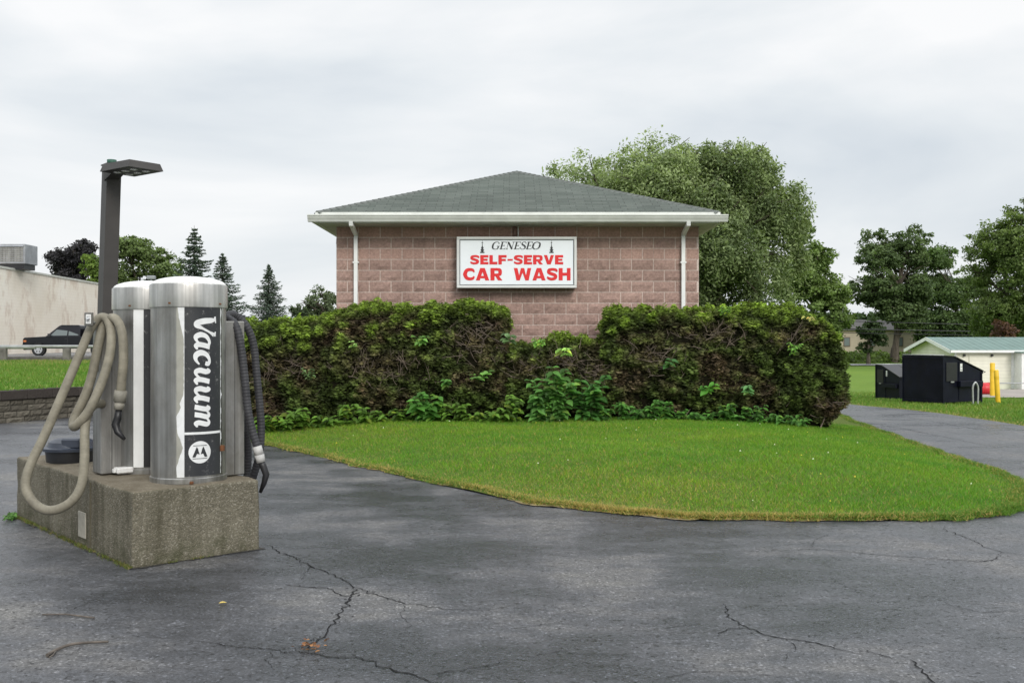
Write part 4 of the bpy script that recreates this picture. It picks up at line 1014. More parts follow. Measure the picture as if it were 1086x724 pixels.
# vine sprigs poking out of the hedge faces
def vine(px,y,s,label,seed,c=(.13,.26,.06),n=3,ls=.13):
    weed((hx(px),YF-.12,hz(y)-.1),s,s*2.0,n+1,ls*.9,label,seed,name='vine_sprig',cat='vine',col_=c)
vine(448,358,.2,'bright leaf sprig on the face of the left hedge near bare twigs',301,n=3)
vine(376,363,.14,'small pale leaf sprig high on the left hedge face',302,n=2,ls=.09,c=(.2,.32,.09))
vine(508,398,.22,'leaf sprig low on the right part of left hedge',303)
vine(472,402,.2,'darker leaf sprig beneath the bare twigs of left hedge',304,c=(.06,.15,.03))
vine(538,358,.22,'grey green leaves in the step between left and low hedge',305,c=(.10,.17,.07),ls=.15)
vine(600,372,.2,'yellow green sprig on top of the low middle hedge',306,c=(.2,.34,.07))
vine(572,361,.16,'pale tuft of leaves at the top of the low middle hedge',307,c=(.16,.30,.06),n=4,ls=.08)
vine(707,382,.16,'dark round leaf sprig on the left part of right hedge',308,c=(.04,.11,.03),n=2,ls=.15)
vine(752,408,.22,'pair of large green leaves low on the right hedge',309,c=(.07,.20,.03),ls=.16)
vine(793,410,.2,'bluish green sprig beside the pair of large leaves',310,c=(.09,.20,.07),n=3,ls=.12)
vine(838,370,.26,'upright fresh green shoot in the middle of the right hedge face',311,c=(.11,.22,.04),n=4,ls=.08)
vine(768,330,.2,'tuft of fresh shoots on the flat top of right hedge',312,c=(.12,.22,.03),n=4,ls=.07)
vine(858,336,.14,'pale yellow shoot at the right shoulder of right hedge',313,c=(.34,.34,.10),n=2,ls=.10)
vine(330,396,.24,'grey green sprig low in the left hedge near its end',314,c=(.08,.13,.05),n=4,ls=.08)

# ------------------------------------------------------------------ vacuum island
IU=Vector((.743,.67,0)).normalized(); IS=Vector((-.672,.741,0)).normalized(); IA=Vector((-2.673,6.84,0))
IW,IL,IH=.975,2.80,.54
def IP(u,s,z=0): return IA+IU*u+IS*s+Vector((0,0,z))
isl=empty('concrete_island',IA,math.atan2(IU.y,IU.x)); tag(isl,'raised exposed aggregate concrete island carrying the two vacuums','concrete island')
bm=bmesh.new(); bmesh.ops.create_cube(bm,size=1)
for v in bm.verts: v.co=Vector(((v.co.x+.5)*IW,(v.co.y+.5)*IL,(v.co.z+.5)*(IH+.02)-.02))
bmesh.ops.bevel(bm,geom=bm.edges[:],offset=.022,segments=3,affect='EDGES',profile=.6)
bmesh.ops.subdivide_edges(bm,edges=[e for e in bm.edges if e.calc_length()>.3],cuts=18,use_grid_fill=True)
for v in bm.verts:
    p=v.co; edge_=sum(1 for a,m in ((p.x,IW),(p.y,IL),(p.z,IH)) if a<.03 or a>m-.03)
    a=.006 if edge_<2 else .011
    v.co+=Vector((noise.noise(p*9),noise.noise(p*9+Vector((7,0,0))),noise.noise(p*9+Vector((0,9,0)))))*a
for f in bm.faces: f.smooth=True
me=bpy.data.meshes.new('base'); bm.to_mesh(me); bm.free(); me.materials.append(M['concrete']); link(bpy.data.objects.new('block',me),isl)
b=MB(); b.box((-.012,.93,.07),(-.004,1.10,.27),.002); b.build('patch',simple('pale_patch',(.33,.31,.26),.85,var=.2,scale=12,bump=.3),isl)
b=MB(); b.box((-.009,.84,.0),(-.0,.852,.52)); b.build('joint',simple('joint_stain',(.10,.09,.06),.9),isl)

# vacuum unit -------------------------------------------------
VR=.277 
def cyl(th,z,r): return (r*math.sin(th),-r*math.cos(th),z)
def curved(b,th0,th1,z0_,z1_,r,n=14,jl=None,jr=None,m=1):
    k=len(b.v)
    for j in range(m+1):
        z=z0_+(z1_-z0_)*j/m; a0=th0+(jl(z) if jl else 0); a1=th1+(jr(z) if jr else 0)
        for i in range(n+1): b.v.append(cyl(a0+(a1-a0)*i/n,z,r))
    for j in range(m):
        for i in range(n): q=k+j*(n+1)+i; b.face([q,q+1,q+n+2,q+n+1],True)
def vacuum(loc,label,front):
    root=empty('vacuum_station',loc,math.atan2(IU.y,IU.x)); tag(root,label,'car vacuum')
    b=MB(); r=VR
    b.lathe([(r+.008,0),(r+.008,.035),(r,.042),(r,1.34)],64); b.build('drum',M['steel'],root,autosmooth=.5)
    b=MB(); r2=.287
    b.lathe([(r2-.008,1.318),(r2,1.318),(r2+.001,1.33),(r2,1.485),(r2-.002,1.492),(r2-.012,1.497)],64); b.build('cap_band',M['steel_cap'],root,autosmooth=.6)
    b=MB(); prof=[(r2-.012,1.497)]+[(r2*.96*math.cos(t_),1.494+.066*math.sin(t_)) for t_ in np.linspace(.15,1.57,12)]; b.lathe(prof,64); b.build('dome',M['dome'],root)
    for th in (R(-52),R(28)): 
        b=MB(); c=cyl(th,1.345,r2+.002); b.lathe([(.009,-.006),(.009,.006),(.0001,.007)],10,c); b.build('bolt',M['rust'],root)
    # side cabinets
    for sx in ((1,) if front else (-1,)):
        b=MB(); a,c=(.02,.42) if sx>0 else (-.42,-.02); b.box((a,-.09,.006),(c,.10,1.22),.008); cb=b.build('side_cabinet',M['steel_dull'],root)
        b=MB(); b.box((sx*.335-.0015,-.0925,.02),(sx*.335+.0015,-.0895,1.2)); b.build('seam',M['black_plastic'],cb)
    # decal panel
    rd=random.Random(3 if front else 9)
    e=r+.0022
    b=MB(); curved(b,R(-30),R(30),.385,1.315,e,18); b.build('decal_panel',M['decal'],root)
    if front:
        b=MB(); curved(b,R(-30),R(30),.055,.365,e,18,m=1); b.build('decal_panel',M['decal'],root)
        tear=[(0,.055),(0,.3),(.5,.36),(0.1,.40),(.75,.43)]
        zz=[.05,.12,.20,.27,.33,.37,.42,.50,.57,.60,.66,.75,.95,1.08,1.17,1.24,1.31]; ww=[11,12,7,2,6,10,11,12,5,7,1.5,.8,.8,1,5,8,10]
        b=MB(); curved(b,R(-30.2),R(-30.2),.05,1.315,e-.0004,4,jl=lambda z:-R(float(np.interp(z,zz,ww))+.8*noise.noise(Vector((z*40,0,1)))),m=120); b.build('torn_sticker',M['decal_white'],root)
        # ghost of missing sticker
        b=MB(); curved(b,R(-42),R(-30.2),.05,1.315,e-.0012,6,m=4); b.build('sticker_residue',simple('sticker_residue',(.36,.355,.31),.6,.35,var=.12,scale=10),root)
        b=MB(); curved(b,R(31),R(31),.06,1.31,e-.0004,3,jr=lambda z:R(max(.4,1.6+3.2*noise.noise(Vector((z*16,3,1)))+2*noise.noise(Vector((z*45,3,1))))),m=150); b.build('torn_sticker',M['decal_white'],root)
        b=MB(); b.box((0,0,0),(0,0,0)); b=MB()
        curved(b,R(36),R(38),.05,1.315,r+.006,2,m=2); b.build('door_edge',M['steel_cap'],root)
        b=MB(); curved(b,R(-30),R(30),.366,.384,e,12,m=1); b.build('torn_sticker',M['decal_white'],root)
        # rusty lock hole
        b=MB(); c=cyl(R(35),.245,r+.004); b.lathe([(.022,-.02),(.022,.02)],12,c); b.lathe([(.022,.02),(.0001,.024)],12,c); b.build('lock',M['rust'],root)
        # lettering reading downward
        XH=.112; base_th=-15.2/180*math.pi
        let=MB(); dd=[0]
        def mk(z_start,shear=.16):
            dd[0]+=.00012
            def mp(lx,ly,off=dd[0]):
                y_=ly*XH; x_=(lx+ly*shear)*XH
                return cyl(base_th+y_/r, z_start-x_, e+.0018+off)
            return mp
        z_of=lambda y: (EYE-(y-HY)*7.22/F)-IH
        T,t_=.36,.15
        m_=mk(z_of(335.5),.0)
        ribbon(let,[(.0,1.42),(.18,1.40),(.25,1.1),(.30,.6),(.42,.18),(.60,.16),(.80,.55),(1.03,1.0),(1.22,1.36)],[.08,.2,.36,.40,.38,.34,.16,.14,.30],m_,8)
        ribbon(let,[(-.02,1.46),(.42,1.50)],[.12,.10],m_); ribbon(let,[(1.0,1.48),(1.32,1.42)],[.10,.14],m_)
        m_=mk(z_of(352.5),.14)
        ribbon(let,[(.78,.86),(.50,1.0),(.16,.78),(.08,.40),(.28,.08),(.56,.16),(.74,.50),(.80,.84)],[.16,.2,.30,.36,.30,.16,.14,.16],m_,8)
        ribbon(let,[(.82,1.02),(.76,.60),(.76,.25),(.90,.08),(1.10,.18)],[.34,.34,.34,.28,.1],m_,8)
        m_=mk(z_of(372),.14)
        ribbon(let,[(.72,.70),(.74,.88),(.50,1.0),(.16,.80),(.06,.42),(.26,.10),(.58,.07),(.86,.30)],[.28,.30,.18,.32,.38,.34,.22,.1],m_,8)
        for yy_ in (390,409.5):
            m_=mk(z_of(yy_),.14)
            ribbon(let,[(-.06,.82),(.08,.96),(.16,.72),(.12,.36),(.24,.10),(.46,.12),(.66,.40),(.74,.70)],[.1,.26,.36,.36,.30,.18,.14,.14],m_,8)
            ribbon(let,[(.80,1.0),(.74,.60),(.74,.25),(.86,.07),(1.10,.18)],[.34,.34,.34,.28,.1],m_,8)
        m_=mk(z_of(430),.14)
        ribbon(let,[(-.08,.80),(.06,.95),(.16,.70),(.10,.0)],[.1,.26,.34,.34],m_,8)
        ribbon(let,[(.14,.45),(.30,.82),(.50,.96),(.66,.78),(.62,.4),(.60,.0)],[.12,.14,.20,.34,.34,.34],m_,8)
        ribbon(let,[(.64,.45),(.80,.82),(1.0,.96),(1.16,.78),(1.12,.30),(1.22,.08),(1.42,.18)],[.12,.14,.20,.34,.34,.28,.1],m_,8)
        let.build('lettering',M['decal_white'],root)
        # round emblem
        bx=MB(); c_th=R(-7); cz=z_of(480); rr=.083
        def ep(x,y,o=.0014): return cyl(c_th+x/r, cz+y, e+o)
        k=len(bx.v); bx.v.append(ep(0,0)); ns=40
        for ring_ in (.5,1):
            for i in range(ns): a=6.28318*i/ns; bx.v.append(ep(rr*ring_*math.cos(a),rr*ring_*math.sin(a)))
        for i in range(ns):
            j=(i+1)%ns; bx.face([k,k+1+i,k+1+j]); bx.face([k+1+i,k+1+ns+i,k+1+ns+j,k+1+j])
        em=bx.build('emblem',M['decal_white'],root)
        bx=MB()
        for s in (-1,1):
            for q_ in ([(.034,-.036),(.056,-.036),(.041,.002),(.022,-.010)],[(.022,-.010),(.041,.002),(.025,.042),(.016,.028)],[(.003,-.016),(.022,-.010),(.016,.028),(.010,.004)]):
                bx.poly([ep(s*x_,y_,.0028) for x_,y_ in q_])
        for yy_,w_ in ((-.047,.055),(.05,.05)):
            for i in range(6):
                a=-w_+2*w_*i/6;c=-w_+2*w_*(i+1)/6; bx.poly([ep(a,yy_-.0022,.0028),ep(c,yy_-.0022,.0028),ep(c,yy_+.0022,.0028),ep(a,yy_+.0022,.0028)])
        bx.build('emblem_mark',M['black_letter'],em)
        b=MB(); b.cc=(1,1,1); c=cyl(R(-20),.012,r+.02); b.box((c[0]-.012,c[1]-.012,0),(c[0]+.012,c[1]+.01,.02),.003); b.build('anchor_bolt',M['rust'],root)
    else:
        b=MB(); curved(b,R(-46.5),R(-30.2),.055,1.315,e,6); b.build('white_strip',M['white_paint'],root)
        b=MB(); curved(b,R(-30),R(30),.055,.385,e,18); b.build('decal_panel',M['black_plastic'],root)
        b=MB(); b.box((-.33,-.20,.012),(-.20,-.10,.06),.01); b.box((-.35,-.17,.02),(-.33,-.13,.05),.004); b.build('outlet_fitting',M['label_white'],root)
    return root
v1=vacuum(IP(.572,.365,IH),'front stainless vacuum tower with black Vacuum lettering and dark hoses',True)
v2=vacuum(IP(.56,1.11,IH),'rear stainless vacuum tower with white strip and beige hoses',False)

# hoses
def hose(root,pts,r,mat,rib=.0):
    P3=catmull([P(*p) for p in pts],10)
    # resample evenly
    out=[P3[0]];acc=0;step=.0065
    L=[0]
    for a,c in zip(P3,P3[1:]): L.append(L[-1]+(c-a).length)
    n=int(L[-1]/step); A=np.array([tuple(p) for p in P3]); s=np.linspace(0,L[-1],n)
    Q=np.stack([np.interp(s,L,A[:,i]) for i in range(3)],1)
    rad=[r*(1+(.05,-.01,-.075,-.01)[i%4]*rib) for i in range(n)]
    b=MB(); o=root.matrix_world if False else root.location
    b.tube([Vector(q)-Vector(o) for q in Q],rad,14); return b.build('hose_tube',mat,root)
def seg(root,name,a,c,r0,r1,mat,n=16):
    b=MB(); o=Vector(root.location); b.tube([P(*a)-o,P(*c)-o],[r0,r1],n); return b.build(name,mat,root)
h1=empty('vacuum_hose',IP(.1,1.05,IH)); tag(h1,'beige corrugated vacuum hose looped over the hook of rear vacuum','hose')
hose(h1,[(108,428,7.70),(100,429,7.58),(93,438,7.48),(90,456,7.42),(89.5,489,7.36),(86,515,7.32),(74,533,7.28),(54,541,7.28),(37,534,7.30),(27,515,7.32),(33,491,7.36),(47,462,7.42),(68,414,7.52),(86,372,7.60),(97,347,7.66),(106,337,7.68),(114,339,7.66),(118,355,7.60),(116,378,7.54),(108,405,7.48),(95,434,7.42),(83,449,7.42),(78,452,7.50),(79,443,7.58),(90,420,7.62),(98,396,7.64),(104,366,7.66),(110,345,7.70),(118,337,7.66),(125,341,7.60),(130,356,7.56),(131,380,7.54),(129,405,7.54),(128,421,7.54)],.0350,M['hose_beige'],.16)
seg(h1,'cuff',(128.2,414,7.54),(126.8,426,7.54),.047,.046,M['cuff_b']); seg(h1,'cuff',(126.8,426,7.54),(126.2,434,7.54),.040,.037,M['cuff_b'])
b=MB(); o=Vector(h1.location)
b.tube([P(126.2,434,7.54)-o,P(125,443,7.54)-o,P(122.5,450,7.54)-o,P(125,458,7.52)-o,P(132,465.5,7.50)-o],[.024,.030,.032,.026,.013],12); b.build('nozzle',M['black_plastic'],h1)
h2=empty('vacuum_hose',IP(1.0,.40,IH)); tag(h2,'dark grey ribbed vacuum hose hanging on right of front vacuum','hose')
hose(h2,[(250,436,7.86),(257,440,7.90),(260,455,7.95),(263,478,8.0),(262,505,8.02),(261,520,7.98),(264,520,7.94),(268,507,7.92),(275,482,7.9),(277,455,7.9),(275,425,7.9),(272,395,7.9),(269,366,7.9),(262,347,7.88),(252,336,7.85),(245,333,7.80),(241,335,7.76),(242,338,7.72),(248,342,7.68),(253,354,7.66),(257,378,7.66),(260,405,7.66),(263,435,7.66),(268,458,7.66),(273,474,7.66)],.031,M['hose_black'],1.0)
seg(h2,'cuff',(272.5,473,7.66),(275,482,7.66),.036,.037,M['cuff']); seg(h2,'cuff',(275,482,7.66),(277,490,7.66),.038,.034,M['cuff'])
b=MB(); o=Vector(h2.location)
b.tube([P(277,489,7.66)-o,P(279,494,7.66)-o,P(282.3,503,7.66)-o,P(280,512,7.66)-o,P(276,522,7.66)-o],[.028,.028,.027,.022,.012],12); b.build('nozzle',M['black_plastic'],h2)
# hose hook brackets on cabinets
hb=empty('hose_hook',P(105.5,346,7.74)); tag(hb,'corroded metal hose hook strip with small white tag on rear vacuum','hook')
b=MB(); b.box((-.028,-.012,-.36),(.030,.004,.05),.004); b.build('strip',simple('corroded_strip',(.20,.19,.165),.7,.3,var=.6,scale=16,bump=.5),hb)
b=MB(); b.tube([(0,.0,.02),(.0,-.16,.03),(0,-.22,.06)],.012,8); b.build('arm',M['galv'],hb)
b=MB(); b.box((-.034,-.20,.0),(.034,-.185,.105),.004); tb=b.build('tag_plate',M['steel_dull'],hb)
b=MB(); b.box((-.02,-.203,.018),(.02,-.2005,.09)); b.build('label',M['label_white'],tb)
b=MB()
for k in range(4): b.box((-.013,-.2045,.03+.014*k),(.012,-.2035,.035+.014*k))
b.build('label_print',M['label_grey'],tb)
b=MB()
for x_,z_ in [(0,-.04),(.008,-.09),(-.006,-.13),(.01,-.18),(-.008,-.22),(.003,-.27)]: b=MB(); b.box((x_-.006,-.0135,z_-.012),(x_+.006,-.0125,z_+.01)); b.build('rust_hole',M['black_plastic'],hb)
hk=empty('hose_hook',IP(1.0,.33,IH+1.17)); tag(hk,'dark metal hose hook on the right side of front vacuum','hook')
b=MB(); o=Vector(hk.location); b.tube([P(240,350,7.74)-o,P(245,346,7.76)-o,P(252,343.5,7.80)-o,P(257,341,7.86)-o],.013,8); b.build('arm',M['galv'],hk)
b=MB(); b.tube([P(256.5,334,7.9)-o,P(256.5,342,7.9)-o],.03,8); b.build('end_plate',M['black_plastic'],hk)

# light pole
lp=IP(.60,2.30,IH); lpe=empty('light_pole',lp,math.atan2(IU.y,IU.x)); tag(lpe,'dark bronze square light pole behind the vacuums','light pole')
topp=P(118.6,176,8.95); tp=topp-lp
rzi=Matrix.Rotation(-math.atan2(IU.y,IU.x),3,'Z'); tpl=rzi@tp
b=MB(); s=.065; k=0
for (c,) in ((Vector((0,0,0)),),(tpl,)):
    for dx,dy in ((-s,-s),(s,-s),(s,s),(-s,s)): b.v.append((c.x+dx,c.y+dy,c.z))
for i in range(4): j=(i+1)%4; b.face([i,j,4+j,4+i])
b.face([4,5,6,7]); b.build('shaft',M['pole'],lpe)
b=MB(); b.box((-.11,-.11,0),(.11,.11,.025),.004); b.box((-.085,-.085,.025),(.085,.085,.12),.01); b.build('base_plate',M['concrete'],lpe)
b=MB(); b.box((tpl.x-.075,tpl.y-.075,tpl.z),(tpl.x+.075,tpl.y+.075,tpl.z+.012),.003); b.build('cap',M['pole'],lpe)
b=MB(); b.tube([(tpl.x+.0,tpl.y,tpl.z+.012),(tpl.x,tpl.y,tpl.z+.055)],.042,16); b.build('photocell',M['green_cap'],lpe)
# fixture head: arm from pole toward right of the pole and toward the camera
hd=empty('lamp',(0,0,0)); col.objects.unlink(hd); bpy.data.objects.remove(hd)
A=rzi@(P(118,182,8.9)-lp); 
dirw=Vector((.80,-.60,0)); fd=(rzi@dirw).normalized(); sd=Vector((-fd.y,fd.x,0))
def HP(a,s_,z): return A+fd*a+sd*s_+Vector((0,0,z))
def slab(b,pts_bot,pts_top):
    k=len(b.v); n=len(pts_bot); b.v+= [tuple(p) for p in pts_bot]+[tuple(p) for p in pts_top]
    b.face([k+i for i in reversed(range(n))]); b.face([k+n+i for i in range(n)])
    for i in range(n): j=(i+1)%n; b.face([k+i,k+j,k+n+j,k+n+i])
b=MB()
slab(b,[HP(.10,-.17,-.035),HP(.56,-.17,-.035),HP(.56,.17,-.035),HP(.10,.17,-.035)],[HP(.12,-.15,.035),HP(.54,-.15,.03),HP(.54,.15,.03),HP(.12,.15,.035)])
head=b.build('lamp_head',M['pole'],lpe)
b=MB(); slab(b,[HP(-.02,-.06,-.09),HP(.10,-.06,-.034),HP(.10,.06,-.034),HP(-.02,.06,-.09)],[HP(-.02,-.06,.02),HP(.12,-.06,.033),HP(.12,.06,.033),HP(-.02,.06,.02)]); b.build('arm',M['pole'],lpe)
for i in range(3):
    for j in range(2): 
        b=MB(); c0=HP(.20+.13*i,-.06+.12*j,-.037); b.lathe([(.036,0),(.030,-.006),(.0001,-.010)],12,tuple(c0)); b.build('lens',M['lens'],head)

# bin lid on the island
bl=empty('bin_lid',P(76,488,8.62)); bl.location.z=IH; tag(bl,'black domed plastic bin lid sitting on the concrete island','bin lid')
b=MB(); b.lathe([(.205,0),(.215,.10)],40); b.build('rim_base',M['black_plastic'],bl)
b=MB(); b.lathe([(.215,.10),(.235,.10),(.238,.125),(.20,.135),(.185,.175),(.14,.20),(.07,.208),(.0001,.21)],40); b.build('dome',M['lid_plastic'],bl,autosmooth=.6)
b=MB(); b.box((-.01,-.19,.13),(.15,-.03,.215),.012); b.build('flap',M['lid_plastic'],bl)

# ------------------------------------------------------------------ cracks and debris
def crack(pts,w0,w1,seed):
    rd=random.Random(seed); pp=[G(*p) for p in pts]; out=[]
    for a,c in zip(pp,pp[1:]):
        n=max(2,int((c-a).length/.02))
        for i in range(n): out.append(a.lerp(c,i/n))
    out.append(pp[-1]); m=len(out); b=MB(); k=0; off=0
    q=0
    for i,p in enumerate(out):
        a=out[max(0,i-1)];c=out[min(m-1,i+1)];d=(c-a).normalized(); nn=Vector((-d.y,d.x,0))
        f=i/(m-1); env=min(1,f*8,(1-f)*8)*.8+.2; w=(w0+(w1-w0)*f)*env
        off=.035*noise.noise(Vector((i*.09,seed,0)))+.028*noise.noise(Vector((i*.33,seed,3)))+rd.uniform(-.004,.004)
        w*=.35+1.3*abs(noise.noise(Vector((i*.35,seed,8))))+.5*rd.random()
        zz=.0035+float(terr(p.x,p.y)); c0=p+nn*off
        b.v.append((c0.x+nn.x*w,c0.y+nn.y*w,zz)); b.v.append((c0.x-nn.x*w*rd.uniform(.6,1.2),c0.y-nn.y*w,zz))
    for i in range(m-1): b.face([2*i,2*i+1,2*i+3,2*i+2])
    for q_ in range(int(m*.5)):
        p=out[rd.randrange(m)]; sc2=rd.uniform(.002,.007)*min(1.3,(w0+w1)*90); ox_,oy_=rd.gauss(0,.05),rd.gauss(0,.05)
        b.poly([(p.x+ox_+sc2*rd.uniform(.6,1.6)*math.cos(a_),p.y+oy_+sc2*rd.uniform(.4,1.2)*math.sin(a_),.0031+float(terr(p.x,p.y))) for a_ in (0,1.1,2.2,3.3,4.4,5.4)])
    o=b.build('asphalt_crack',M['crack']); tag(o,kind='structure')
cr=[([(279,577),(300,587),(330,601),(350,608),(376,622),(400,632),(430,640),(470,646),(510,648),(562,641)],.012,.004),
([(296,619),(320,622),(345,625),(366,632),(376,633)],.005,.009),([(376,622),(372,636),(360,652),(349,665),(346,670),(335,682),(328,692)],.011,.012),([(372,631),(386,628),(398,629)],.006,.004),
([(200,680),(240,685),(290,689),(328,693),(350,697),(382,699),(402,706),(420,712),(445,718),(475,730)],.005,.011),([(455,716),(490,711),(520,706),(535,701)],.007,.004),
([(752,584),(800,585),(860,582),(905,586),(950,590),(1000,593),(1037,597),(1055,593),(1064,587)],.004,.008),([(997,560),(1020,569),(1045,580),(1064,587),(1095,589)],.007,.006),
([(767,640),(772,648),(770,655),(785,661),(791,666),(810,674),(835,677),(860,681),(885,687),(913,696)],.010,.008),([(791,666),(776,667),(765,671),(755,676)],.008,.004),([(917,691),(935,694),(949,700)],.008,.005),
([(965,700),(975,712),(995,726)],.008,.008),([(0,669),(30,661),(60,655),(92,640),(118,628),(140,618)],.004,.003),([(700,668),(725,664),(745,662)],.004,.003),([(825,610),(845,616)],.003,.002),([(0,620),(40,615),(80,612)],.003,.002),
([(880,612),(905,628),(940,634),(985,632),(1020,640)],.003,.003),([(560,700),(600,690),(640,694),(690,700)],.004,.003),([(905,446),(960,455),(1010,465),(1060,475)],.012,.008),([(925,437),(990,447),(1050,458)],.008,.010),([(620,596),(680,590),(740,594)],.002,.002)]
cr+=[([(330,601),(322,610),(318,616)],.003,.002),([(430,640),(425,652),(436,664),(430,672)],.003,.002),([(860,582),(866,572),(880,566)],.003,.002),([(835,677),(842,690),(838,702)],.004,.002),([(885,686),(905,678),(930,676)],.003,.002),
([(290,689),(284,700),(290,712)],.003,.002),([(690,724),(740,712),(790,714),(850,722)],.004,.003),([(560,665),(590,660),(612,664)],.003,.002),([(1000,640),(1040,650),(1086,648)],.004,.003),([(120,600),(95,606),(60,604)],.003,.002),([(165,715),(140,706),(120,708)],.003,.002),([(400,598),(440,590),(470,592)],.002,.002),([(700,560),(760,566),(830,562)],.002,.002)]
for i,(p,a,c) in enumerate(cr): crack(p,a*.62,c*.62,i+1)
# fallen stick
p0=G(48,697,.008)
stk=empty('fallen_stick',p0); tag(stk,'curved bare twig lying on asphalt near the bottom left','stick')
b=MB(); pts=[G(50,697,.01)-p0,G(60,691,.012)-p0,G(75,687,.014)-p0,G(95,684,.012)-p0,G(115,682,.01)-p0]; b.tube(catmull(pts,6),list(np.linspace(.010,.006,25)),6); b.tube([G(60,691,.01)-p0,G(56,697,.01)-p0,G(52,700,.01)-p0],.004,5); b.build('twig',M['stick'],stk)
b=MB(); p1=G(70,655,.008); b.tube([G(45,653,.008)-p1,G(70,653.5,.010)-p1,G(100,656.5,.008)-p1],.005,6); s2=b.build('fallen_stick',M['stick']); s2.location=p1; tag(s2,'thin straight stick lying on asphalt below the island corner','stick')
p2=G(329,689); b=MB(); rd=random.Random(4)
for i in range(34):
    q=Vector((rd.gauss(0,.035),rd.gauss(0,.05),.01+rd.random()*.02)); v=rd.uniform(.5,1.3); b.cc=rd.choice([(.20*v,.085*v,.04*v),(.13*v,.07*v,.035*v),(.26*v,.13*v,.06*v)])
    L_=leafgeo(q,Vector((rd.uniform(-1,1),rd.uniform(-1,1),rd.uniform(-.2,.5))),Vector((0,0,1)),rd.uniform(.012,.03),.35); b.poly([L_[0],L_[1],L_[2],L_[3],L_[4]]); b.poly([L_[0],L_[4],L_[5],L_[6],L_[7]])
lf=b.build('leaf_litter',M['leaf']); lf.location=p2; tag(lf,'small clump of orange brown dead leaves in an asphalt crack','leaf clump')
p3=G(232,642,.012); b=MB(); b.cc=(.5,.38,.12); L_=leafgeo(Vector((0,0,0)),Vector((1,.3,.1)),Vector((0,0,1)),.045,.35); b.poly([L_[0],L_[1],L_[2],L_[3],L_[4]]); b.poly([L_[0],L_[4],L_[5],L_[6],L_[7]])
lf=b.build('fallen_leaf',M['leaf']); lf.location=p3; tag(lf,'single yellow leaf lying on dark asphalt before the island','leaf')
# grime and grit collected at the island foot
b=MB(); N_=260; ring=[]
for i in range(N_):
    f=i/N_*4; k_=int(f); f-=k_; c4=[(0,0),(IW,0),(IW,IL),(0,IL)]; a0_,a1_=c4[k_],c4[(k_+1)%4]; u_=a0_[0]+(a1_[0]-a0_[0])*f; s_=a0_[1]+(a1_[1]-a0_[1])*f
    w_=.02+.05*abs(noise.noise(Vector((u_*3,s_*3,1))))+.02*noise.noise(Vector((u_*15,s_*15,4)))
    cx_,cy_=u_-IW/2,s_-IL/2; ou=(IW/2+w_)*max(-1,min(1,cx_/(IW/2))); os_=(IL/2+w_)*max(-1,min(1,cy_/(IL/2)))
    p=IP(u_*.9+IW*.05,s_*.97+IL*.015,.0042); q=IP(ou+IW/2,os_+IL/2,.0042); b.v+= [tuple(p),tuple(q)]
for i in range(N_): j=(i+1)%N_; b.face([2*i,2*i+1,2*j+1,2*j])
tag(b.build('ground_grime',M['grime']),kind='structure')
# moss and weeds along the island foot
pts=[];n=5200
s=rng.uniform(0,1,n)*IL; off=-np.abs(rng.normal(0,.018,n)); clump=fbm2(s,0*s,5,4); k=(clump>rng.uniform(-.3,1.0,n)); s,off=s[k],off[k]
q=np.array([tuple(IP(o_,s_)) for o_,s_ in zip(off,s)])
n2=1600; u=rng.uniform(0,1,n2)*IW; of2=-np.abs(rng.normal(0,.010,n2)); k=(fbm2(u,0*u,7,2)>.25+rng.uniform(0,.6,n2)*1); q2=np.array([tuple(IP(u_,o_)) for u_,o_ in zip(u[k],of2[k])]).reshape(-1,3)
q=np.concatenate([q,q2]); m=len(q); C=np.array([.10,.13,.03])*rng.uniform(.5,1.4,(m,1)); C[rng.uniform(0,1,m)<.3]=np.array([.2,.16,.07])
blades('moss_fringe',q,rng.uniform(.008,.030,m),rng.uniform(.004,.008,m),C,1.2)
p4=Vector(IP(-.05,IL-.15)); weed((p4.x,p4.y,0),.08,.16,6,.045,'small green weed at the far left foot of the island',401,col_=(.06,.13,.03))

# ------------------------------------------------------------------ left store, roof unit, pickup
A_=Vector((-33.2,46,0)); B_=Vector((-32.1,77,0)); SHt=6.1
A_=P(-60,HY,51.5); B_=P(116,HY,77.5)
st=empty('store_building',(A_.x,A_.y,.75)); tag(st,'long windowless beige painted masonry store building behind the pickup','building')
d=(B_-A_); d.z=0; L=d.length; d.normalize(); nb=Vector((-d.y,d.x,0))
def SP(u,v,z): return tuple(d*u+nb*v+Vector((0,0,z)))
def sbox(b,u0,u1,v0,v1,z0_,z1_):
    k=len(b.v); b.v+=[SP(u,v,z) for z in (z0_,z1_) for (u,v) in ((u0,v0),(u1,v0),(u1,v1),(u0,v1))]
    for q in ((0,3,2,1),(4,5,6,7),(0,1,5,4),(1,2,6,5),(2,3,7,6),(3,0,4,7)): b.face([k+i for i in q])
b=MB(); sbox(b,0,L,0,24,-.3,5.25); b.build('wall',M['store'],st)
b=MB(); sbox(b,-.05,L+.05,-.06,.3,5.25,5.37); b.build('parapet_cap',M['soffit'],st)
hv=P(16,283,60); hu=empty('rooftop_air_unit',(hv.x,60,6.12)); tag(hu,'grey boxy rooftop air handling unit on the beige store','air conditioner')
b=MB(); b.box((-2.2,0,.28),(.62,1.6,1.5),.03); b.build('housing',M['hvac'],hu)
b=MB()
for k in range(7): b.box((-.95,-.03,.42+.13*k),(.5,-.003,.50+.13*k))
b.build('louvre',M['steel_dull'],hu)
b=MB(); b.box((-2.1,.1,-.05),(.5,1.5,.28)); b.build('curb',M['black_plastic'],hu)
b=MB(); b.poly([(-1.0,-.005,1.42),(.55,-.005,1.42),(.55,-.12,1.34),(-1.0,-.12,1.34)]); b.build('hood',M['hvac'],hu)

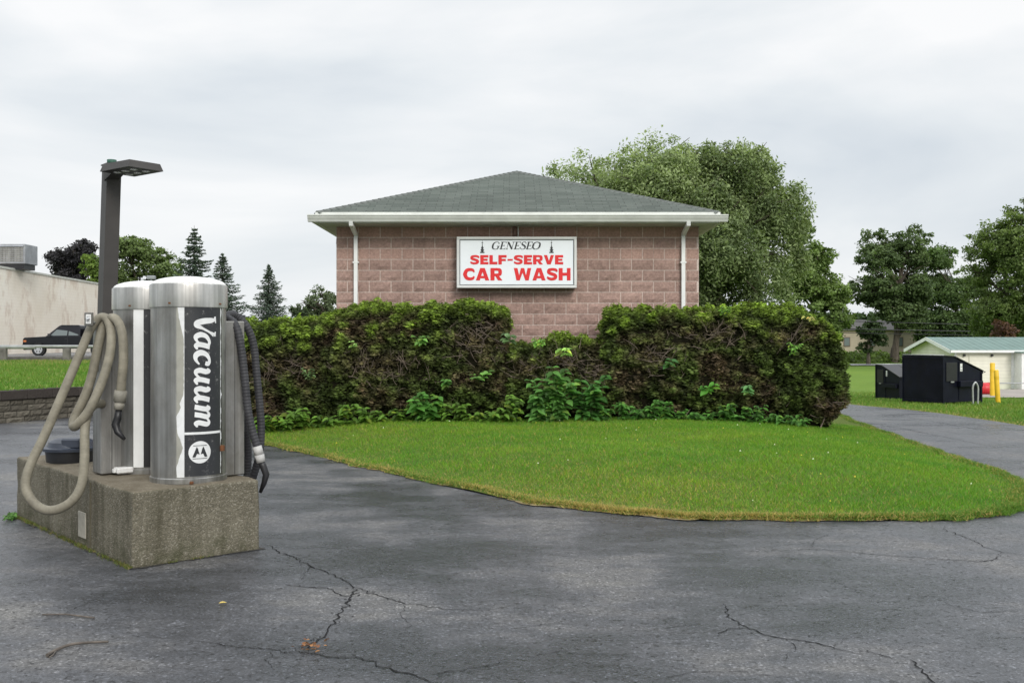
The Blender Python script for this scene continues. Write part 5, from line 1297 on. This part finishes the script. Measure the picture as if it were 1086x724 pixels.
TZ=53.; tb_=P(24,HY,TZ); tr=empty('pickup_truck',(tb_.x,TZ,.81)); tag(tr,'black extended cab pickup truck parked beside the beige store','pickup truck')
W2=1.75
b=MB()
low=[(0.05,.32),(.0,.62),(.02,.92),(.10,1.00),(1.25,1.06),(3.12,1.06),(3.14,1.04),(5.15,1.04),(5.2,.95),(5.2,.45),(5.05,.32)]
def arch(cx,r=.42): return [(cx+r*math.cos(a),.34+r*math.sin(a)) for a in np.linspace(.19,math.pi-.19,9)]
prof=low+arch(4.05)+arch(.85)
b.prism(prof,0,W2,'y'); body=b.build('body',M['truck_paint'],tr)
b=MB(); k=0; ins=.16
cabp=[(1.22,1.04),(1.90,1.63),(2.06,1.69),(2.97,1.69),(3.08,1.64),(3.13,1.05)]
lo_=[(x,.02+ (ins if z>1.3 else 0),z) for x,z in cabp]; hi_=[(x,W2-.02-(ins if z>1.3 else 0),z) for x,z in cabp]
n=len(cabp); b.v+=lo_+hi_; b.face(list(range(n))); b.face([n+i for i in reversed(range(n))])
for i in range(n-1): b.face([i,n+i,n+i+1,i+1])
b.build('cab',M['truck_paint'],tr)
yy_=lambda z:.02+ins*(z-1.04)/.56-.006
b=MB()
def win(pts): b.poly([(x,yy_(z),z) for x,z in pts])
win([(1.48,1.10),(2.40,1.12),(2.40,1.58),(1.94,1.58)]); b.build('front_window',M['glass'],tr)
b=MB(); win([(2.48,1.12),(3.02,1.12),(2.97,1.58),(2.48,1.58)]); b.build('rear_window',M['glass'],tr)
for cx in (.85,4.05):
    wr=empty('wheel',(0,0,0)); wr.parent=tr; 
    b=MB(); b.tube([(cx,.0,.35),(cx,.24,.35)],.355,28); b.build('tyre',M['rubber'],wr)
    b=MB(); b.tube([(cx,-.012,.35),(cx,.02,.35)],.225,24); 
    b.build('rim',M['rim'],wr)
    for s in range(5):
        b=MB(); a=s*1.2566+.3; c=(cx+.13*math.cos(a),-.0135,.35+.13*math.sin(a)); b.poly([(c[0]-.035,c[1],c[2]-.03),(c[0]+.035,c[1],c[2]-.03),(c[0]+.02,c[1],c[2]+.04),(c[0]-.02,c[1],c[2]+.04)]); b.build('rim_slot',M['black_plastic'],wr)
b=MB(); b.box((.04,-.012,.76),(.20,-.002,.86)); b.build('headlight',M['lampglass'],tr)
b=MB(); b.box((-.10,.02,.42),(.16,W2-.02,.62),.04); b.build('bumper',M['truck_trim'],tr)
b=MB(); b.box((1.42,-.16,1.06),(1.56,.0,1.22),.02); b.build('side_mirror',M['truck_trim'],tr)
b=MB(); b.box((1.35,-.008,.40),(3.6,.0,.46)); b.box((2.44,-.004,.5),(2.455,-.001,1.05)); b.box((2.30,-.02,.93),(2.40,-.001,.96)); b.build('door_trim',M['truck_trim'],tr)
cg=MB(); cg.box((0,0,0),(.55,1.1,.50),.08); cgo=cg.build('cargo_bundle',M['black_plastic']); cgo.location=(tb_.x+3.2,TZ+.3,.81+1.045); tag(cgo,'black covered bundle standing in the pickup bed','cargo')
b=MB(); b.tube([(0,0,-.8),(0,0,0)],.05,8); b.box((-.17,-.1,0),(.17,.1,.16),.03)
fl_=b.build('floodlight',M['hvac']); q=P(160.5,296.5,40); fl_.location=q; 
b=MB(); b.tube([(0,0,.8-q.z),(0,0,-.7)],.05,8); b.build('pole',M['galv'],fl_); tag(fl_,'small pale floodlight on a thin pole showing above the rear vacuum dome','floodlight')

# ------------------------------------------------------------------ right side: dumpsters, bollards, shed, house
def dumpster(loc,rz,sc,label):
    root=empty('dumpster',loc,rz); root.scale=(sc,sc,sc); tag(root,label,'dumpster','dumpsters on the far lawn')
    D,Wd=1.75,1.5
    b=MB(); pf=[(0,.06),(D,.06),(D,.98),(.50,1.44),(0,1.47)]
    b.prism(pf,0,Wd,'y'); b.build('body',M['navy'],root)
    b=MB()  # rim flanges and vertical ribs
    b.box((-.03,-.03,1.40),(.02,Wd+.03,1.46)); b.box((D-.02,-.03,.92),(D+.04,Wd+.03,.985)); 
    b.box((-.02,-.025,.0),(.06,.0,1.42)); b.box((D-.05,-.025,.0),(D+.01,0,.95)); b.box((0.06,-.02,.06),(D-.05,.0,.12)); b.box((.70,-.018,.12),(.74,0,1.30)); 
    b.box((-.025,0,.03),(0,Wd,.10)); b.box((-.02,Wd,.0),(.06,Wd+.025,1.42))
    b.build('rib',M['navy'],root)
    b=MB()
    for y0,y1 in ((-.04,Wd/2-.01),(Wd/2+.01,Wd+.04)):
        k=len(b.v)
        for z in (0,.03):
            b.v+=[(.0,y0,1.475+z),(.50,y0,1.445+z),(D+.05,y0,.985+z),(D+.05,y1,.985+z),(.50,y1,1.445+z),(.0,y1,1.475+z)]
        b.face([k+6+i for i in range(6)][::1]) if False else None
        for f in ((6,7,10,11),(7,8,9,10),(0,1,7,6),(1,2,8,7),(2,3,9,8),(5,4,10,11),(4,3,9,10)): b.face([k+i for i in f])
    b.build('lid',M['black_plastic'],root)
    b=MB(); b.tube([(.02,-.03,1.50),(.02,Wd+.03,1.50)],.018,8); b.build('hinge_rod',M['galv'],root)
    for yy in (-.14,Wd+.001):
        b=MB(); b.box((.62,yy,.52),(D-.10,yy+.138,.70),.01); b.build('fork_pocket',M['navy'],root)
    b=MB(); b.box((.12,-.03,.70),(.60,-.004,1.28),.008); sdr=b.build('side_door',M['black_plastic'],root)
    b=MB(); b.box((.30,-.05,.66),(.44,-.03,.70)); b.build('latch',M['galv'],sdr)
    b=MB(); b.box((.76,-.008,1.0),(.86,-.001,1.24)); st_=b.build('sticker',M['label_white'],root)
    b=MB(); b.box((.775,-.0095,1.03),(.845,-.0085,1.06)); b.box((.775,-.0095,1.12),(.845,-.0085,1.14)); b.build('sticker_print',M['label_grey'],st_)
    for xx in (.12,D-.2):
        for yy in (.15,Wd-.15):
            b=MB(); b.tube([(xx,yy-.02,.05),(xx,yy+.02,.05)],.05,12); b.build('caster',M['rubber'],root)
    return root
c1=(13.18,29.7); dumpster((c1[0],c1[1],float(terr(*c1))-.06),math.atan2(.45,.89),1,'larger near navy blue steel dumpster with white sticker beside yellow bollards')
c2=(13.49,36.0); dumpster((c2[0],c2[1],float(terr(*c2))-.06),math.atan2(-.98,.2),.85,'smaller far dark dumpster partly hidden behind the near one')
def gp(px,Z): x=(px-CX)/F*Z; return (x,Z,float(terr(x,Z))-.06)
def bollard(px,Z,h,r,label,lean=0):
    e=empty('bollard',gp(px,Z)); e.rotation_euler=(0,lean,0); tag(e,label,'bollard','yellow bollards beside the dumpster')
    b=MB(); b.lathe([(r,0),(r,h-.03),(r*.85,h-.005),(.0001,h)],20); b.build('post',M['yellow'],e)
    b=MB(); b.lathe([(r+.004,h*.72),(r+.004,h*.8)],20); b.build('collar',M['yellow'],e)
bollard(1052.5,39.5,1.36,.095,'taller thicker yellow bollard behind the leaning one')
bollard(1058.5,31.0,1.06,.075,'shorter yellow bollard leaning left in front of taller bollard',-.06)
q=gp(1034.5,29.4); hp=MB(); hp.tube(catmull([(-.07,0,0),(-.08,0,.35),(-.075,0,.55),(0,0,.68),(.075,0,.55),(.08,0,.35),(.07,0,0)],6),.028,8); ho=hp.build('hoop_guard',M['galv']); ho.location=q; tag(ho,'silver bent pipe hoop guard at the dumpster corner','hoop')
q=gp(1045,42); rb2=empty('red_barrel',q); tag(rb2,'red plastic drum lying behind the near dumpster','barrel')
b=MB(); b.tube([(-.42,0,.26),(-.40,0,.26),(.40,0,.26),(.42,0,.26)],[.24,.27,.27,.24],20); b.build('drum',M['red'],rb2)
b=MB(); b.tube([(-.15,0,.26),(-.11,0,.26)],.277,20); b.tube([(.11,0,.26),(.15,0,.26)],.277,20); b.build('hoop',M['red'],rb2)
# shed
SX,SY,SZ=25.5,56.,-1.12
sh=empty('shed',(SX,SY,SZ)); tag(sh,'low cream sided shed with teal metal roof behind the dumpsters','shed')
GW,SL,EHt,RH=6.,14.,2.22,.68
b=MB(); b.prism([(0,-.1),(GW,-.1),(GW,EHt),(GW/2,EHt+RH),(0,EHt)],0,SL,'x'); b.build('wall',M['cream'],sh)
b=MB()
for (y0,y1,za,zb2) in ((-.3,GW/2,EHt-.07,EHt+RH),(GW+.3,GW/2,EHt-.07,EHt+RH)):
    k=len(b.v); b.v+=[(-.35,y0,za+.02),(SL+.35,y0,za+.02),(SL+.35,y1,zb2+.02),(-.35,y1,zb2+.02),(-.35,y0,za+.08),(SL+.35,y0,za+.08),(SL+.35,y1,zb2+.08),(-.35,y1,zb2+.08)]
    for f in ((0,3,2,1),(4,5,6,7),(0,1,5,4),(0,4,7,3),(1,2,6,5)): b.face([k+i for i in f])
for i in range(int(SL/.4)):
    k=len(b.v); X=-.3+.4*i; b.v+=[(X,-.3,EHt+.015),(X+.04,-.3,EHt+.015),(X+.04,GW/2,EHt+RH+.085),(X,GW/2,EHt+RH+.085),(X+.02,-.3,EHt+.028),(X+.02,GW/2,EHt+RH+.098)]; b.face([k,k+4,k+5,k+3]); b.face([k+4,k+1,k+2,k+5])
b.build('roof',M['teal_roof'],sh)
b=MB(); 
for (y0,y1) in ((-.3,GW/2),(GW+.3,GW/2)):
    k=len(b.v); za,zb2=EHt-.07,EHt+RH
    b.v+=[(-.38,y0,za-.12),(-.355,y0,za-.12),(-.355,y1,zb2-.12),(-.38,y1,zb2-.12),(-.38,y0,za+.09),(-.355,y0,za+.09),(-.355,y1,zb2+.09),(-.38,y1,zb2+.09)]
    for f in ((0,3,7,4),(1,2,6,5),(4,5,6,7),(0,1,2,3)): b.face([k+i for i in f])
b.box((-.354,-.34,EHt-.14),(SL,-.305,EHt+.0)); b.build('trim',M['white_paint'],sh)
b=MB(); b.box((.0,-.03,0),(.12,-.002,EHt-.1)); b.box((3.28,-.03,0),(3.42,-.002,EHt-.1)); b.build('corner_board',M['white_paint'],sh)
dr=MB(); dr.box((.85,-.04,.0),(1.85,-.003,1.9)); dro=dr.build('door',M['cream'],sh)
b=MB(); b.box((1.70,-.09,.95),(1.76,-.04,1.0)); b.build('handle',M['black_plastic'],dro)
for X in (.55,2.15):
    b=MB(); b.box((X-.06,-.12,EHt-.36),(X+.06,-.003,EHt-.24),.01); b.build('wall_lamp',M['black_plastic'],sh)
# projecting white bay with window
b=MB(); b.box((3.42,-.9,-.1),(SL,-.003,.92),.005); b.box((3.42,-.9,1.0+.75),(SL,-.003,EHt-.15),.005); b.box((3.42,-.9,.92),(3.75,-.003,1.75)); b.box((4.75,-.9,.92),(5.4,-.003,1.75)); b.build('porch',M['white_paint'],sh)
b=MB(); b.box((3.75,-.86,.92),(4.75,-.84,1.75)); wn=b.build('window',M['glass'],sh)
b=MB()
for X in (3.75,4.0,4.25,4.5,4.72): b.box((X,-.885,.92),(X+.035,-.861,1.75))
b.build('frame',M['white_paint'],wn)
b=MB(); b.box((3.3,-1.0,EHt-.15),(SL,-.003,EHt-.08)); b.build('porch_roof',M['teal_roof'],sh)
# chain rail near shed
gr2=empty('pipe_barrier',gp(1060,50)); tag(gr2,'thin grey pipe barrier on the gravel in front of shed','barrier')
b=MB(); b.tube([(-.6,0,.42),(4.5,0,.42)],.03,8); b.build('rail',M['galv'],gr2)
for X in (-.5,1.8,4.2):
    b=MB(); b.tube([(X,0,-.05),(X,0,.42)],.03,8); b.build('post',M['galv'],gr2)
# far house
hs=empty('house',(44.5,132,.0)); tag(hs,'long low beige house half hidden behind the dark oak','house')
b=MB(); b.prism([(0,-.8),(9,-.8),(9,3.2),(4.5,4.6),(0,3.2)],0,17,'x'); b.build('wall',M['house'],hs)
b=MB()
for y0,y1 in ((-.4,4.5),(9.4,4.5)):
    k=len(b.v); b.v+=[(-.4,y0,3.15),(17.4,y0,3.15),(17.4,y1,4.65),(-.4,y1,4.65)]; b.face([k,k+1,k+2,k+3])
b.build('roof',M['dark_roof'],hs)
for X in (1.0,4.4,8.2,11.2,14.4):
    b=MB(); b.box((X-.45,-.06,.9),(X+.45,-.002,2.2)); wn=b.build('window',M['brownwin'],hs)
    b=MB(); b.box((X-.36,-.08,1.0),(X+.36,-.062,2.1)); b.build('pane',M['glass'],wn)
# utility pole and wires
up=gp(884,99); upo=empty('utility_pole',up); tag(upo,'slim grey utility pole between the green tree and the hedge','utility pole')
b=MB(); b.tube([(0,0,0),(0,0,7.1)],[.14,.10],10); b.build('pole',M['wood_pole'],upo)
b=MB(); b.box((-.9,-.06,6.5),(.9,.06,6.62)); b.build('crossarm',M['wood_pole'],upo)
for i,(z0_,z1_,r_) in enumerate(((4.7,3.4,.035),(3.9,3.1,.05),(3.5,2.8,.03))):
    b=MB(); pts=[(u*62,-u*12.0,z0_+(z1_-z0_)*u-.7*4*u*(1-u)*.3) for u in np.linspace(0,1,14)]; b.tube(pts,r_,5)
    o=b.build('overhead_wire',M['black_plastic']); o.location=up; tag(o,['uppermost thin overhead wire crossing in front of the dark trees','thickest overhead wire below the uppermost one','lowest thin overhead wire of the three'][i],'wire')
